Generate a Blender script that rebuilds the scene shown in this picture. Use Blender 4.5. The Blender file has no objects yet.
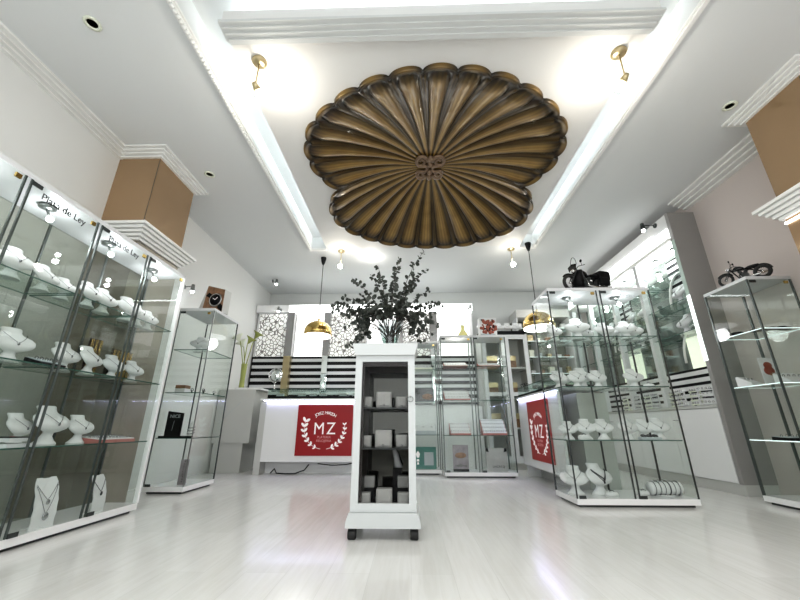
import bpy, bmesh, math, random
from mathutils import Vector, Matrix
random.seed(7)
S = bpy.context.scene
C = S.collection
PI = math.pi

# ------------------------------------------------------------------ materials
def mat(name, col, rough=.5, metal=0., emit=None, es=0., spec=None, coat=0., noise=0., nscale=8., bump=0.):
    m = bpy.data.materials.new(name); m.use_nodes = True
    nt = m.node_tree; b = nt.nodes['Principled BSDF']
    b.inputs['Base Color'].default_value = (*col, 1)
    b.inputs['Roughness'].default_value = rough
    b.inputs['Metallic'].default_value = metal
    if coat: b.inputs['Coat Weight'].default_value = coat; b.inputs['Coat Roughness'].default_value = .08
    if spec is not None: b.inputs['Specular IOR Level'].default_value = spec
    if emit: b.inputs['Emission Color'].default_value = (*emit, 1); b.inputs['Emission Strength'].default_value = es
    if noise or bump:
        tc = nt.nodes.new('ShaderNodeTexCoord'); n = nt.nodes.new('ShaderNodeTexNoise')
        n.inputs['Scale'].default_value = nscale; n.inputs['Detail'].default_value = 5
        nt.links.new(tc.outputs['Object'], n.inputs['Vector'])
        if noise:
            r = nt.nodes.new('ShaderNodeMix'); r.data_type = 'RGBA'
            r.inputs[6].default_value = (*[c*(1-noise) for c in col], 1)
            r.inputs[7].default_value = (*[min(1, c*(1+noise)) for c in col], 1)
            nt.links.new(n.outputs['Fac'], r.inputs[0]); nt.links.new(r.outputs[2], b.inputs['Base Color'])
        if bump:
            bp = nt.nodes.new('ShaderNodeBump'); bp.inputs['Strength'].default_value = bump; bp.inputs['Distance'].default_value = .01
            nt.links.new(n.outputs['Fac'], bp.inputs['Height']); nt.links.new(bp.outputs[0], b.inputs['Normal'])
    return m

def glass_mat(name, tint, ior=1.45, gloss=.95, rough=.0):
    m = bpy.data.materials.new(name); m.use_nodes = True
    nt = m.node_tree; nt.nodes.clear()
    o = nt.nodes.new('ShaderNodeOutputMaterial'); mx = nt.nodes.new('ShaderNodeMixShader')
    t = nt.nodes.new('ShaderNodeBsdfTransparent'); g = nt.nodes.new('ShaderNodeBsdfGlossy'); f = nt.nodes.new('ShaderNodeFresnel')
    t.inputs[0].default_value = (*tint, 1); g.inputs[0].default_value = (gloss, gloss, gloss, 1); g.inputs['Roughness'].default_value = rough
    f.inputs['IOR'].default_value = ior
    ge = nt.nodes.new('ShaderNodeNewGeometry'); inv = nt.nodes.new('ShaderNodeMath'); inv.operation = 'SUBTRACT'; inv.inputs[0].default_value = 1
    mu = nt.nodes.new('ShaderNodeMath'); mu.operation = 'MULTIPLY'
    nt.links.new(ge.outputs['Backfacing'], inv.inputs[1]); nt.links.new(inv.outputs[0], mu.inputs[0]); nt.links.new(f.outputs[0], mu.inputs[1])
    nt.links.new(mu.outputs[0], mx.inputs[0]); nt.links.new(t.outputs[0], mx.inputs[1]); nt.links.new(g.outputs[0], mx.inputs[2])
    nt.links.new(mx.outputs[0], o.inputs[0])
    return m

M = {}
M['wall'] = mat('wall paint', (.74, .745, .73), .6, bump=.03, nscale=60)
M['wallr'] = mat('wall paint warm', (.62, .56, .535), .6, bump=.03, nscale=60)
M['wallback'] = mat('back wall paint', (.56, .575, .565), .6, bump=.03, nscale=60)
M['ceil'] = mat('ceiling paint', (.70, .715, .715), .65, bump=.02, nscale=50)
M['tray'] = mat('ceiling tray paint', (.72, .715, .70), .6, bump=.02, nscale=50)
M['trim'] = mat('moulding white', (.82, .82, .80), .45, bump=.02, nscale=40)
M['bronze'] = mat('bronze mirror cladding', (.43, .30, .185), .22, .55, noise=.08, nscale=2)
M['white'] = mat('white lacquer', (.80, .80, .80), .22, coat=.3, noise=.015, nscale=3)
M['offwhite'] = mat('grey white laminate', (.52, .52, .50), .4, noise=.03, nscale=4)
M['greypanel'] = mat('grey end panel', (.30, .29, .28), .45, noise=.04, nscale=3)
M['plinthw'] = mat('painted white wood', (.57, .59, .59), .35, noise=.03, nscale=10)
M['basetop'] = mat('grey white board', (.62, .63, .64), .35, noise=.03, nscale=4)
M['steel'] = mat('brushed steel', (.26, .275, .27), .3, .8, noise=.1, nscale=30)
M['darkpost'] = mat('dark anodised post', (.11, .125, .12), .3, .6, noise=.1, nscale=30)
M['dark'] = mat('dark seal', (.03, .035, .035), .35, noise=.1, nscale=20)
M['black'] = mat('black', (.006, .006, .007), .5, spec=.2, noise=.1, nscale=20)
M['blackgloss'] = mat('black gloss', (.01, .01, .01), .08, noise=.1, nscale=20)
M['glass'] = glass_mat('clear cabinet glass', (.96, .975, .967), 1.38)
M['doorglass'] = glass_mat('case door glass', (.9, .9, .9), 1.16)
M['glassshelf'] = glass_mat('glass shelf', (.90, .945, .925), 1.45)
M['glassgreen'] = glass_mat('green tinted glass', (.66, .74, .70), 1.45)
M['glassback'] = glass_mat('smoky back glass', (.82, .835, .81), 1.5)
M['edge'] = mat('green glass edge', (.05, .11, .09), .15, noise=.1, nscale=20)
M['edgeglint'] = mat('glass edge with painted glint', (.7, .85, .85), .15, emit=(.9, 1, 1), es=.6)  # bright highlight on shelf edges put in as a faint glow, no lamp
M['brass'] = mat('polished brass', (.62, .45, .17), .22, 1., noise=.1, nscale=10)
M['paleb'] = mat('aged brass', (.50, .42, .26), .3, .9, noise=.1, nscale=10)
M['bust'] = mat('white leatherette', (.66, .665, .665), .45, bump=.05, nscale=90)
M['bustgrey'] = mat('grey leatherette', (.60, .61, .62), .45, bump=.05, nscale=90)
M['silver'] = mat('silver chain', (.35, .35, .36), .25, 1., noise=.1, nscale=60)
M['darkchain'] = mat('dark necklace beads', (.05, .05, .055), .3, .5, noise=.2, nscale=60)
M['red'] = mat('red sign board', (.32, .002, .006), .45, noise=.04, nscale=5)
M['red2'] = mat('red sign board lit', (.40, .02, .018), .35, noise=.04, nscale=5)  # brighter copy of the sign red, light put into the colour
M['print'] = mat('white print', (.85, .80, .80), .5, emit=(1, .95, .95), es=.15)
M['pinkprint'] = mat('pale red print', (.75, .35, .35), .5, noise=.05)
M['blackprint'] = mat('black print', (.02, .02, .02), .5, noise=.05)
M['mirror'] = mat('mirror', (.70, .74, .73), .02, 1.)
M['darkmirror'] = mat('dark mirror', (.055, .055, .05), .05, 1.)
M['led'] = mat('cool led strip', (1, 1, 1), .4, emit=(.72, .74, 1), es=5.)
M['tube'] = mat('fluorescent light', (1, 1, 1), .4, emit=(.88, .97, 1), es=16.)
M['lightbox'] = mat('lightbox acrylic', (.95, .95, .95), .4, emit=(1, 1, .98), es=.8)
M['lightfascia'] = mat('lit fascia', (.9, .9, .9), .4, emit=(.93, 1, .99), es=.85)
M['bulb'] = mat('glowing bulb', (1, 1, 1), .4, emit=(1, .95, .85), es=30.)
M['coolbulb'] = mat('cool glowing bulb', (1, 1, 1), .4, emit=(.95, .98, 1), es=40.)
M['leaf'] = mat('eucalyptus leaf', (.040, .047, .038), .5, noise=.45, nscale=14)
M['stem'] = mat('dark stem', (.035, .03, .024), .6, noise=.2, nscale=20)
M['lilyw'] = mat('lily white', (.75, .78, .66), .45, noise=.1)
M['lilyg'] = mat('lily green', (.30, .33, .10), .5, noise=.2)
M['yellow'] = mat('pale yellow ceramic', (.80, .76, .35), .3, noise=.05)
M['teal'] = mat('teal poster', (.02, .16, .13), .4, noise=.2, nscale=12)
M['pinktray'] = mat('pink velvet tray', (.42, .16, .14), .6, noise=.1)
M['graytray'] = mat('grey tray', (.42, .46, .48), .5, noise=.1)
M['cushion'] = mat('grey watch cushion', (.42, .42, .40), .55, noise=.12, nscale=20)
M['wooddark'] = mat('dark brown wood', (.018, .010, .007), .35, noise=.2, nscale=10)
M['crystal'] = glass_mat('cut crystal', (.80, .83, .83), 1.7)
M['terracotta'] = mat('terracotta print', (.26, .07, .045), .5, noise=.5, nscale=30)
M['photo'] = mat('brown photo', (.25, .14, .08), .4, noise=.8, nscale=22)
M['greyphoto'] = mat('grey photo', (.30, .27, .29), .4, noise=.7, nscale=16)
M['rubber'] = mat('black rubber', (.015, .015, .015), .6, noise=.1)
M['chrome'] = mat('chrome', (.6, .6, .6), .12, 1., noise=.05)
M['lightwhite'] = mat('white lamp inside', (1, 1, 1), .5, emit=(1, 1, 1), es=2.2)

# wood floor: pale lacquered planks along Y
def floor_mat():
    m = mat('pale lacquered plank floor', (.7, .7, .68), .19, coat=.15)
    nt = m.node_tree; b = nt.nodes['Principled BSDF']
    tc = nt.nodes.new('ShaderNodeTexCoord'); mp = nt.nodes.new('ShaderNodeMapping'); mp.inputs['Rotation'].default_value = (0, 0, PI/2)
    br = nt.nodes.new('ShaderNodeTexBrick'); br.inputs['Scale'].default_value = 1
    br.inputs['Brick Width'].default_value = 1.3; br.inputs['Row Height'].default_value = .19
    br.inputs['Color1'].default_value = (.70, .695, .675, 1); br.inputs['Color2'].default_value = (.75, .745, .73, 1)
    br.inputs['Mortar'].default_value = (.66, .655, .64, 1); br.inputs['Mortar Size'].default_value = .0016
    mp2 = nt.nodes.new('ShaderNodeMapping'); mp2.inputs['Scale'].default_value = (14, .9, 1)
    n = nt.nodes.new('ShaderNodeTexNoise'); n.inputs['Scale'].default_value = 2.2; n.inputs['Detail'].default_value = 8; n.inputs['Distortion'].default_value = 1.2
    mx = nt.nodes.new('ShaderNodeMix'); mx.data_type = 'RGBA'; mx.blend_type = 'MULTIPLY'; mx.inputs[0].default_value = .35
    cr = nt.nodes.new('ShaderNodeValToRGB'); cr.color_ramp.elements[0].position = .35; cr.color_ramp.elements[0].color = (.84, .83, .80, 1)
    cr.color_ramp.elements[1].position = .6; cr.color_ramp.elements[1].color = (1, 1, 1, 1)
    L = nt.links
    L.new(tc.outputs['Object'], mp.inputs[0]); L.new(mp.outputs[0], br.inputs[0]); L.new(tc.outputs['Object'], mp2.inputs[0]); L.new(mp2.outputs[0], n.inputs['Vector'])
    L.new(n.outputs['Fac'], cr.inputs[0]); L.new(br.outputs['Color'], mx.inputs[6]); L.new(cr.outputs[0], mx.inputs[7]); L.new(mx.outputs[2], b.inputs['Base Color'])
    bp = nt.nodes.new('ShaderNodeBump'); bp.inputs['Strength'].default_value = .06; bp.inputs['Distance'].default_value = .004
    L.new(n.outputs['Fac'], bp.inputs['Height']); L.new(bp.outputs[0], b.inputs['Normal'])
    return m
M['floor'] = floor_mat()

# pebble screen: pale luminous cells with thin grey-brown outlines
def pebble_mat():
    m = mat('pebble pattern screen', (.8, .8, .8), .4)
    nt = m.node_tree; b = nt.nodes['Principled BSDF']
    tc = nt.nodes.new('ShaderNodeTexCoord'); mp = nt.nodes.new('ShaderNodeMapping'); mp.inputs['Scale'].default_value = (15, 0, 14)
    v = nt.nodes.new('ShaderNodeTexVoronoi'); v.feature = 'DISTANCE_TO_EDGE'; v.inputs['Scale'].default_value = 1
    cr = nt.nodes.new('ShaderNodeValToRGB'); cr.color_ramp.elements[0].position = .035; cr.color_ramp.elements[0].color = (.15, .14, .13, 1)
    cr.color_ramp.elements[1].position = .10; cr.color_ramp.elements[1].color = (.95, .95, .93, 1)
    L = nt.links
    L.new(tc.outputs['Object'], mp.inputs[0]); L.new(mp.outputs[0], v.inputs['Vector']); L.new(v.outputs['Distance'], cr.inputs[0])
    L.new(cr.outputs[0], b.inputs['Base Color']); L.new(cr.outputs[0], b.inputs['Emission Color']); b.inputs['Emission Strength'].default_value = .12
    return m
M['pebble'] = pebble_mat()

def shell_mat():
    m = mat('gilded brown shell', (.1, .05, .02), .3, .3, coat=.35)
    nt = m.node_tree; b = nt.nodes['Principled BSDF']
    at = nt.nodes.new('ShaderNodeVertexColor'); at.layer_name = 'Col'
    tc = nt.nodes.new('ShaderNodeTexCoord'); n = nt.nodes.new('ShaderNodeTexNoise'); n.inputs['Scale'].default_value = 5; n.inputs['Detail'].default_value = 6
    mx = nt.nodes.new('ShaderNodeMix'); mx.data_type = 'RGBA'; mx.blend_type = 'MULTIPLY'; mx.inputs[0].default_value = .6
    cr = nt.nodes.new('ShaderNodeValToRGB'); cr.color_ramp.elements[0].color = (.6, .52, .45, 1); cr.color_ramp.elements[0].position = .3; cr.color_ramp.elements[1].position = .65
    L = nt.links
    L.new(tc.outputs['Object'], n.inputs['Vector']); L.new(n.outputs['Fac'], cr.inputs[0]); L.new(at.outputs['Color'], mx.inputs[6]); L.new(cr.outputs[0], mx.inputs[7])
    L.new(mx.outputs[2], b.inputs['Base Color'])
    return m
M['shell'] = shell_mat()

# ------------------------------------------------------------------ mesh builder
class MB:
    def __init__(s): s.bm = bmesh.new(); s.smooth = False
    def box(s, x0, x1, y0, y1, z0, z1, edge=None):
        v = [s.bm.verts.new((x, y, z)) for x in (x0, x1) for y in (y0, y1) for z in (z0, z1)]
        for k, f in enumerate(((0,1,3,2),(4,6,7,5),(0,4,5,1),(2,3,7,6),(0,2,6,4),(1,5,7,3))):
            fc = s.bm.faces.new([v[i] for i in f])
            if edge == 'z' and k < 4: fc.material_index = 1
            if edge == 'y' and k not in (2, 3): fc.material_index = 1
            if edge == 'x' and k not in (0, 1): fc.material_index = 1
        return s
    def rbox(s, x0, x1, y0, y1, z0, z1, b=.01, seg=2):
        t = bmesh.new()
        bmesh.ops.create_cube(t, size=1)
        for v in t.verts: v.co = Vector(((x0+x1)/2+v.co.x*(x1-x0), (y0+y1)/2+v.co.y*(y1-y0), (z0+z1)/2+v.co.z*(z1-z0)))
        bmesh.ops.bevel(t, geom=t.edges[:], offset=b, segments=seg, affect='EDGES', profile=.5)
        return s.add(t)
    def add(s, t, mtx=None):
        mp = {}
        for v in t.verts: mp[v] = s.bm.verts.new(mtx @ v.co if mtx else v.co)
        for f in t.faces:
            try:
                n = s.bm.faces.new([mp[v] for v in f.verts]); n.material_index = f.material_index; n.smooth = f.smooth
            except ValueError: pass
        t.free(); return s
    def tube(s, pts, r, seg=8, cap=True):
        pts = [Vector(p) for p in pts]; rings = []
        n = len(pts)
        rr = r if isinstance(r, (list, tuple)) else [r]*n
        up = None
        for i, p in enumerate(pts):
            d = (pts[min(i+1, n-1)]-pts[max(i-1, 0)]).normalized()
            if up is None or abs(up.dot(d)) > .98: up = Vector((0, 0, 1)) if abs(d.z) < .9 else Vector((1, 0, 0))
            a = d.cross(up).normalized(); b = a.cross(d).normalized(); up = b
            rings.append([s.bm.verts.new(p+a*math.cos(2*PI*k/seg)*rr[i]+b*math.sin(2*PI*k/seg)*rr[i]) for k in range(seg)])
        for i in range(n-1):
            for k in range(seg):
                f = s.bm.faces.new((rings[i][k], rings[i][(k+1) % seg], rings[i+1][(k+1) % seg], rings[i+1][k])); f.smooth = True
        if cap:
            s.bm.faces.new(rings[0][::-1]); s.bm.faces.new(rings[-1])
        return s
    def lathe(s, prof, c=(0, 0, 0), seg=24, mtx=None, sy=1.):
        c = Vector(c); rings = []
        for r, z in prof:
            ring = []
            for k in range(seg):
                p = Vector((r*math.cos(2*PI*k/seg), sy*r*math.sin(2*PI*k/seg), z))
                if mtx: p = mtx @ p
                ring.append(s.bm.verts.new(c+p))
            rings.append(ring)
        for i in range(len(rings)-1):
            for k in range(seg):
                f = s.bm.faces.new((rings[i][k], rings[i][(k+1) % seg], rings[i+1][(k+1) % seg], rings[i+1][k])); f.smooth = True
        if prof[0][0] > 1e-4: s.bm.faces.new(rings[0][::-1])
        if prof[-1][0] > 1e-4: s.bm.faces.new(rings[-1])
        return s
    def loft(s, secs, seg=20, pw=2.):
        # secs: (cx, cy, z, hx, hy)
        rings = []
        for cx, cy, z, hx, hy in secs:
            ring = []
            for k in range(seg):
                a = 2*PI*k/seg; ca, sa = math.cos(a), math.sin(a)
                ring.append(s.bm.verts.new((cx+hx*math.copysign(abs(ca)**(2/pw), ca), cy+hy*math.copysign(abs(sa)**(2/pw), sa), z)))
            rings.append(ring)
        for i in range(len(rings)-1):
            for k in range(seg):
                f = s.bm.faces.new((rings[i][k], rings[i][(k+1) % seg], rings[i+1][(k+1) % seg], rings[i+1][k])); f.smooth = True
        s.bm.faces.new(rings[0][::-1]); s.bm.faces.new(rings[-1]); return s
    def prism(s, pts, d0, d1, axis='y'):
        def P3(p, d): return {'y': (p[0], d, p[1]), 'x': (d, p[0], p[1]), 'z': (p[0], p[1], d)}[axis]
        a = [s.bm.verts.new(P3(p, d0)) for p in pts]; b = [s.bm.verts.new(P3(p, d1)) for p in pts]
        s.bm.faces.new(a[::-1]); s.bm.faces.new(b); n = len(pts)
        for i in range(n): s.bm.faces.new((a[i], a[(i+1) % n], b[(i+1) % n], b[i]))
        return s
    def sphere(s, c, r, seg=14, sc=(1, 1, 1)):
        t = bmesh.new(); bmesh.ops.create_uvsphere(t, u_segments=seg, v_segments=seg//2+1, radius=r)
        for v in t.verts: v.co = Vector(c)+Vector((v.co.x*sc[0], v.co.y*sc[1], v.co.z*sc[2]))
        for f in t.faces: f.smooth = True
        return s.add(t)
    def torus(s, c, R_, r, mtx=None, seg=24, sub=8, a0=0, a1=2*PI):
        full = abs(a1-a0-2*PI) < 1e-6
        pts = []
        for k in range(seg+(0 if full else 1)):
            a = a0+(a1-a0)*k/seg; p = Vector((R_*math.cos(a), R_*math.sin(a), 0))
            pts.append(Vector(c)+(mtx @ p if mtx else p))
        if full: pts.append(pts[0])
        return s.tube(pts, r, sub, cap=not full)
    def obj(s, name, m, parent=None, loc=None):
        me = bpy.data.meshes.new(name)
        bmesh.ops.recalc_face_normals(s.bm, faces=s.bm.faces[:])
        s.bm.to_mesh(me); s.bm.free()
        for k in (m if isinstance(m, (list, tuple)) else [m]): me.materials.append(k if not isinstance(k, str) else M[k])
        o = bpy.data.objects.new(name, me); C.objects.link(o)
        if parent: o.parent = parent
        if loc: o.location = loc
        return o

def tag(o, label, cat, group=None, kind=None):
    o['label'] = label; o['category'] = cat
    if group: o['group'] = group
    if kind: o['kind'] = kind
    return o
def thing(name, label, cat, loc=(0, 0, 0), rz=0., group=None):
    o = bpy.data.objects.new(name, None); C.objects.link(o); o.location = loc; o.rotation_euler = (0, 0, rz)
    o.empty_display_size = .1
    return tag(o, label, cat, group)
def struct(name, mb, m):
    o = mb.obj(name, m); o['kind'] = 'structure'; return o
def copy_tree(o, parent=None):
    c = o.copy(); C.objects.link(c); c.parent = parent
    for ch in list(o.children): copy_tree(ch, c)
    return c
ORD = ['first', 'second', 'third', 'fourth', 'fifth', 'sixth', 'seventh', 'eighth']

def text_part(s, size, m, parent, loc, rot, name='lettering', ext=.001, align='CENTER', spacing=1.):
    cu = bpy.data.curves.new(name, 'FONT'); cu.body = s; cu.size = size; cu.extrude = ext; cu.align_x = align; cu.align_y = 'CENTER'
    cu.space_character = spacing
    t = bpy.data.objects.new('tmp_text', cu); C.objects.link(t)
    bpy.context.view_layer.update()
    dg = bpy.context.evaluated_depsgraph_get()
    me = bpy.data.meshes.new_from_object(t.evaluated_get(dg)); bpy.data.objects.remove(t)
    me.materials.clear(); me.materials.append(M[m])
    o = bpy.data.objects.new(name, me); C.objects.link(o); o.parent = parent; o.location = loc; o.rotation_euler = rot
    return o

# ------------------------------------------------------------------ room shell
XL, XR, YB, YF, ZC = -2.95, 3.52, 7.15, -2.6, 3.3
struct('floor', MB().box(XL-.1, XR+.1, YF-.1, YB+.1, -.1, 0), 'floor')
struct('wall_left', MB().box(XL-.1, XL, YF, YB, 0, 3.9), 'wall')
struct('wall_right', MB().box(XR, XR+.1, YF, YB, 0, 3.9), 'wallr')
struct('wall_back', MB().box(XL-.1, XR+.1, YB, YB+.1, 0, 3.9), 'wallback')
# shop front behind the camera: piers, sill and lintel around a wide window
struct('wall_front', MB().box(XL, -2.5, YF-.1, YF, 0, 3.9).box(3.0, XR, YF-.1, YF, 0, 3.9).box(-2.5, 3.0, YF-.1, YF, 2.7, 3.9).box(-2.5, 3.0, YF-.1, YF, 0, .35), 'wall')
w = struct('window_1', MB().box(-2.5, 3.0, YF-.06, YF-.05, .35, 2.7), 'glass')
mb = MB()
for x in (-2.5, -.7, 1.1, 2.94): mb.box(x, x+.06, YF-.1, YF-.02, .35, 2.7)
mb.box(-2.5, 3, YF-.1, YF-.02, .35, .41).box(-2.5, 3, YF-.1, YF-.02, 2.64, 2.7)
mb.obj('window_frame', 'white', w)

RX0, RX1, RY0, RY1 = -1.53, 1.95, 1.0, 5.08     # recess in the ceiling
struct('ceiling', MB().box(XL, RX0, YF, YB, ZC, ZC+.3).box(RX1, XR, YF, YB, ZC, ZC+.3).box(RX0, RX1, YF, RY0, ZC, ZC+.3)
       .box(RX0, RX1, RY1, YB, ZC, ZC+.3).box(XL-.1, XR+.1, YF-.1, YB+.1, 3.8, 3.9)  # topmost slab is unseen, added to keep outside light from leaking in
       .box(RX0, RX0+.42, RY0+.9, RY1, 3.5, 3.6).box(RX1-.36, RX1, RY0+.9, RY1, 3.5, 3.6).box(RX0, RX1, RY0, RY0+.9, 3.5, 3.6), 'ceil')

# tray with the shell shaped hole
TX0, TX1, TY0, TY1 = -1.30, 1.74, 1.70, 5.08
DC = Vector((.265, 3.58, 0))
def rad(a):
    # a = angle in plan; near half (a<0) is the bigger shell
    t = abs(a) % PI
    e = min(t, PI-t)                     # angle from the side notch
    near = a < 0
    k = min(1, e/(PI*.24))
    r = 1.07+.44*math.sin(k*PI/2)**.85
    if not near: r = 1.07+.39*math.sin(k*PI/2)**.85
    if a > 0 and a < PI/2: r += .09*math.sin(a*2)
    return r
NL = {True: 17, False: 15}
def lobe(a):
    near = a < 0
    t = (a % PI)/PI*NL[near]
    return t, near
def outline(a):
    t, near = lobe(a); f = t-math.floor(t)
    return rad(a)*(1+.038*(math.sqrt(max(0, 1-(2*f-1)**2))-.75))
N = 640
tb = bmesh.new()
outer = [tb.verts.new(p) for p in ((TX0, TY0, ZC), (TX1, TY0, ZC), (TX1, TY1, ZC), (TX0, TY1, ZC))]
inner = [tb.verts.new((DC.x+outline(-PI+2*PI*(k+.5)/160)*.985*math.cos(-PI+2*PI*(k+.5)/160), DC.y+outline(-PI+2*PI*(k+.5)/160)*.985*math.sin(-PI+2*PI*(k+.5)/160), ZC)) for k in range(160)]
ed = [tb.edges.new((outer[i], outer[(i+1) % 4])) for i in range(4)]+[tb.edges.new((inner[i], inner[(i+1) % 160])) for i in range(160)]
bmesh.ops.triangle_fill(tb, edges=ed, use_beauty=True)
mb = MB(); mb.add(tb)
mb.box(TX0, TX0+.03, TY0+.03, TY1, ZC+.001, ZC+.12).box(TX1-.03, TX1, TY0+.03, TY1, ZC+.001, ZC+.12).box(TX0, TX1, TY0, TY0+.03, ZC+.001, ZC+.12)
mb.box(TX0+.03, -1.1, TY0+.03, TY1, ZC+.10, ZC+.12).box(1.63, TX1-.03, TY0+.03, TY1, ZC+.10, ZC+.12)
tr = struct('ceiling.001', mb, 'tray')
# stepped moulding hanging at the near edge of the tray and down its sides
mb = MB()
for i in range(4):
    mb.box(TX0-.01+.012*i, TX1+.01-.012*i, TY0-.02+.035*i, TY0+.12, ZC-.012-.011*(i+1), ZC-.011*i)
struct('trim_1', mb, mat('shaded moulding', (.60, .61, .60), .5, bump=.02, nscale=40))  # shade of the near edge put into a greyer moulding paint
# beaded outer rails along the recess
mb = MB()
for x, sgn in ((RX0, -1), (RX1, 1)):
    xa, xb = sorted((x, x+sgn*.055)); mb.box(xa, xb, RY0, RY1+.05, ZC-.018, ZC)
    xa, xb = sorted((x+sgn*.012, x+sgn*.04)); mb.box(xa, xb, RY0, RY1+.05, ZC-.034, ZC-.018)
    if sgn < 0:
        for k in range(120): mb.sphere((x-.026, RY0+.02+k*.034, ZC-.034), .016, 6)
for x0, x1 in ((RX0-.05, TX0), (TX1, RX1+.05)): mb.box(x0, x1, RY1, RY1+.05, ZC-.03, ZC)
struct('trim_2', mb, 'trim')

def crown(mb, p0, p1, n, steps=4, proj=.12, drop=.09, z=ZC):
    # boxes widening towards the ceiling along p0-p1, n = outward normal
    p0 = Vector(p0); p1 = Vector(p1); n = Vector(n); d = (p1-p0).normalized()
    for i in range(steps):
        w_ = proj*(steps-i)/steps; za = z-drop*(i+1)/steps; zb = z-drop*i/steps-.008*(i > 0)*0
        a = p0-d*0; pts = [a, p1, p1+n*w_, a+n*w_]
        xs = [p.x for p in pts]; ys = [p.y for p in pts]
        mb.box(min(xs), max(xs), min(ys), max(ys), za+.004, zb)
    return mb
CLX, CLY0, CLY1 = -2.53, 2.93, 3.53
mb = MB(); crown(mb, (XL, YF, 0), (XL, CLY0, 0), (1, 0, 0)); struct('trim_3', mb, 'trim')
mb = MB(); crown(mb, (XR, YF, 0), (XR, 2.2, 0), (-1, 0, 0), proj=.22, drop=.1); crown(mb, (XR, 2.62, 0), (XR, 4.0, 0), (-1, 0, 0), proj=.22, drop=.1)
struct('trim_4', mb, 'trim')

# bronze clad columns with crown and ledge
M['taupe'] = mat('bronze dulled by glass', (.26, .235, .195), .3, .2, noise=.25, nscale=4)  # column bronze as greyed by the cabinet glass, put into the colour
def column(name, x0, x1, y0, y1, zb, side, ny, fy):
    root_mb = MB().box(x0, x1, y0, y1, 0, ZC)
    o = struct(name, root_mb, 'bronze')
    fx = x1 if side > 0 else x0
    t = MB()
    for z, pr, dr in ((ZC, .11, .085), (zb, .12, .15)):
        n = 4 if z == ZC else 5
        for i in range(n):
            w_ = pr*(n-i)/n; za = z-dr*(i+1)/n+.004; zz = z-dr*i/n
            xa, xb = (x0, x1+w_) if side > 0 else (x0-w_, x1)
            t.box(xa, xb, y0-w_, y1+w_, za, zz)
    q = t.obj('moulding', 'trim', o)
    if side > 0: MB().box(x0, x1+.004, y0-.004, y1+.004, .0, zb-.15).obj('greyed_sleeve', M['taupe'], o)  # added sleeve, imitates bronze dulled behind the glass
    s2 = MB()
    s2.box(min(fx, fx+side*.002), max(fx, fx+side*.002), y0-.002, y0+.004, zb, ZC-.09)
    s2.obj('seam', 'dark', o)
    if side < 0:
        MB().box(fx-.02, fx, y0, y1, zb-.19, zb-.175).obj('light_line', 'lightwhite', o)
    return o
column('wall_column', XL, CLX, CLY0, CLY1, 2.42, 1, 0, 0)
column('wall_column', 3.06, XR, 2.15, 2.62, 2.36, -1, 0, 0)

# ------------------------------------------------------------------ ceiling shell
def shell():
    root = thing('ceiling_shell_ornament', 'large gilded brown fluted shell relief set into the white ceiling tray', 'ornament', (DC.x, DC.y, ZC))
    bm = bmesh.new(); NR = 60
    col = bm.loops.layers.color.new('Col')
    prof = []
    V_ = []; cols = {}
    for j in range(NR+1):
        t = j/NR; row = []
        for k in range(N):
            a = -PI+2*PI*(k+.5)/N
            tt, near = lobe(a); f = tt-math.floor(tt); c = 2*f-1        # -1..1 across a petal
            R = outline(a)
            if t <= .93:
                u = t/.93
                r = R*.985*u
                z = .30*(1-u**2.6)
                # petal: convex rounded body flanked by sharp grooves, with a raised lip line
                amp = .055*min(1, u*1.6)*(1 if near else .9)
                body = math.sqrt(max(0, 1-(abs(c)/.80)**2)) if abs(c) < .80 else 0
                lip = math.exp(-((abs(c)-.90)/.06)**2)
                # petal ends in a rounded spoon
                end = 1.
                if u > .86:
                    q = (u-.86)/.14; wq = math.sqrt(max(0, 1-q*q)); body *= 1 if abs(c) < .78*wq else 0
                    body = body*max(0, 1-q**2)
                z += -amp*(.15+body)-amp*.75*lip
                shade = .26+.62*body**1.2+.42*lip+.07*math.cos(c*19)  # groove shade and petal highlights put into the vertex colour
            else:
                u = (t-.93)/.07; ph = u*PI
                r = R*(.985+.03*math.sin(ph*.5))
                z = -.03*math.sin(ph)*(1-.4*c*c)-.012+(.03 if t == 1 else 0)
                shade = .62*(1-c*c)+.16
            v = bm.verts.new((r*math.cos(a), r*math.sin(a), z)); row.append(v); cols[v] = (shade, t)
        V_.append(row)
    for j in range(NR):
        for k in range(N):
            q = (V_[j][k], V_[j][(k+1) % N], V_[j+1][(k+1) % N], V_[j+1][k])
            f = bm.faces.new(q) if j else bm.faces.new(q)
            f.smooth = True
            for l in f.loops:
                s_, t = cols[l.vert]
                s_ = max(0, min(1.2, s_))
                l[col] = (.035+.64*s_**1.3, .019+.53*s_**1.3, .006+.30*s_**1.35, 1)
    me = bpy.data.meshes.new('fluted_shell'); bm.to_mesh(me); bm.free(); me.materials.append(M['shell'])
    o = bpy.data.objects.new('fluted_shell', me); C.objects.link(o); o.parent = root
    # carved centre: two facing scroll pairs with a bud
    for sgn, nm, sc in ((-1, 'scroll_carving', 1.), (1, 'scroll_carving', .8)):
        m = MB()
        for sx in (-1, 1):
            pts = []
            for k in range(26):
                a = k/25*3.6*PI*.8; rr = .075*sc*(1-k/32)
                pts.append((sx*(.09-rr*math.cos(a)*.9), sgn*(.085+rr*math.sin(a)), .27))
            m.tube(pts, [.02*(1-.4*k/25) for k in range(26)], 8)
            m.tube([(sx*.02, sgn*.01, .27), (sx*.05, sgn*.04, .262), (sx*.12, sgn*.03, .27), (sx*.15, sgn*.07, .275)], [.02, .018, .014, .008], 8)
        m.sphere((0, sgn*.12, .27), .028, 12, (1, 1.5, 1)).sphere((0, sgn*.05, .27), .03, 12)
        m.obj(nm, M['carve'], root).scale = (1.15, 1.35, 1)
M['carve'] = mat('carved scrolls', (.22, .15, .10), .35, .4, noise=.3, nscale=30)
shell()

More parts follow.
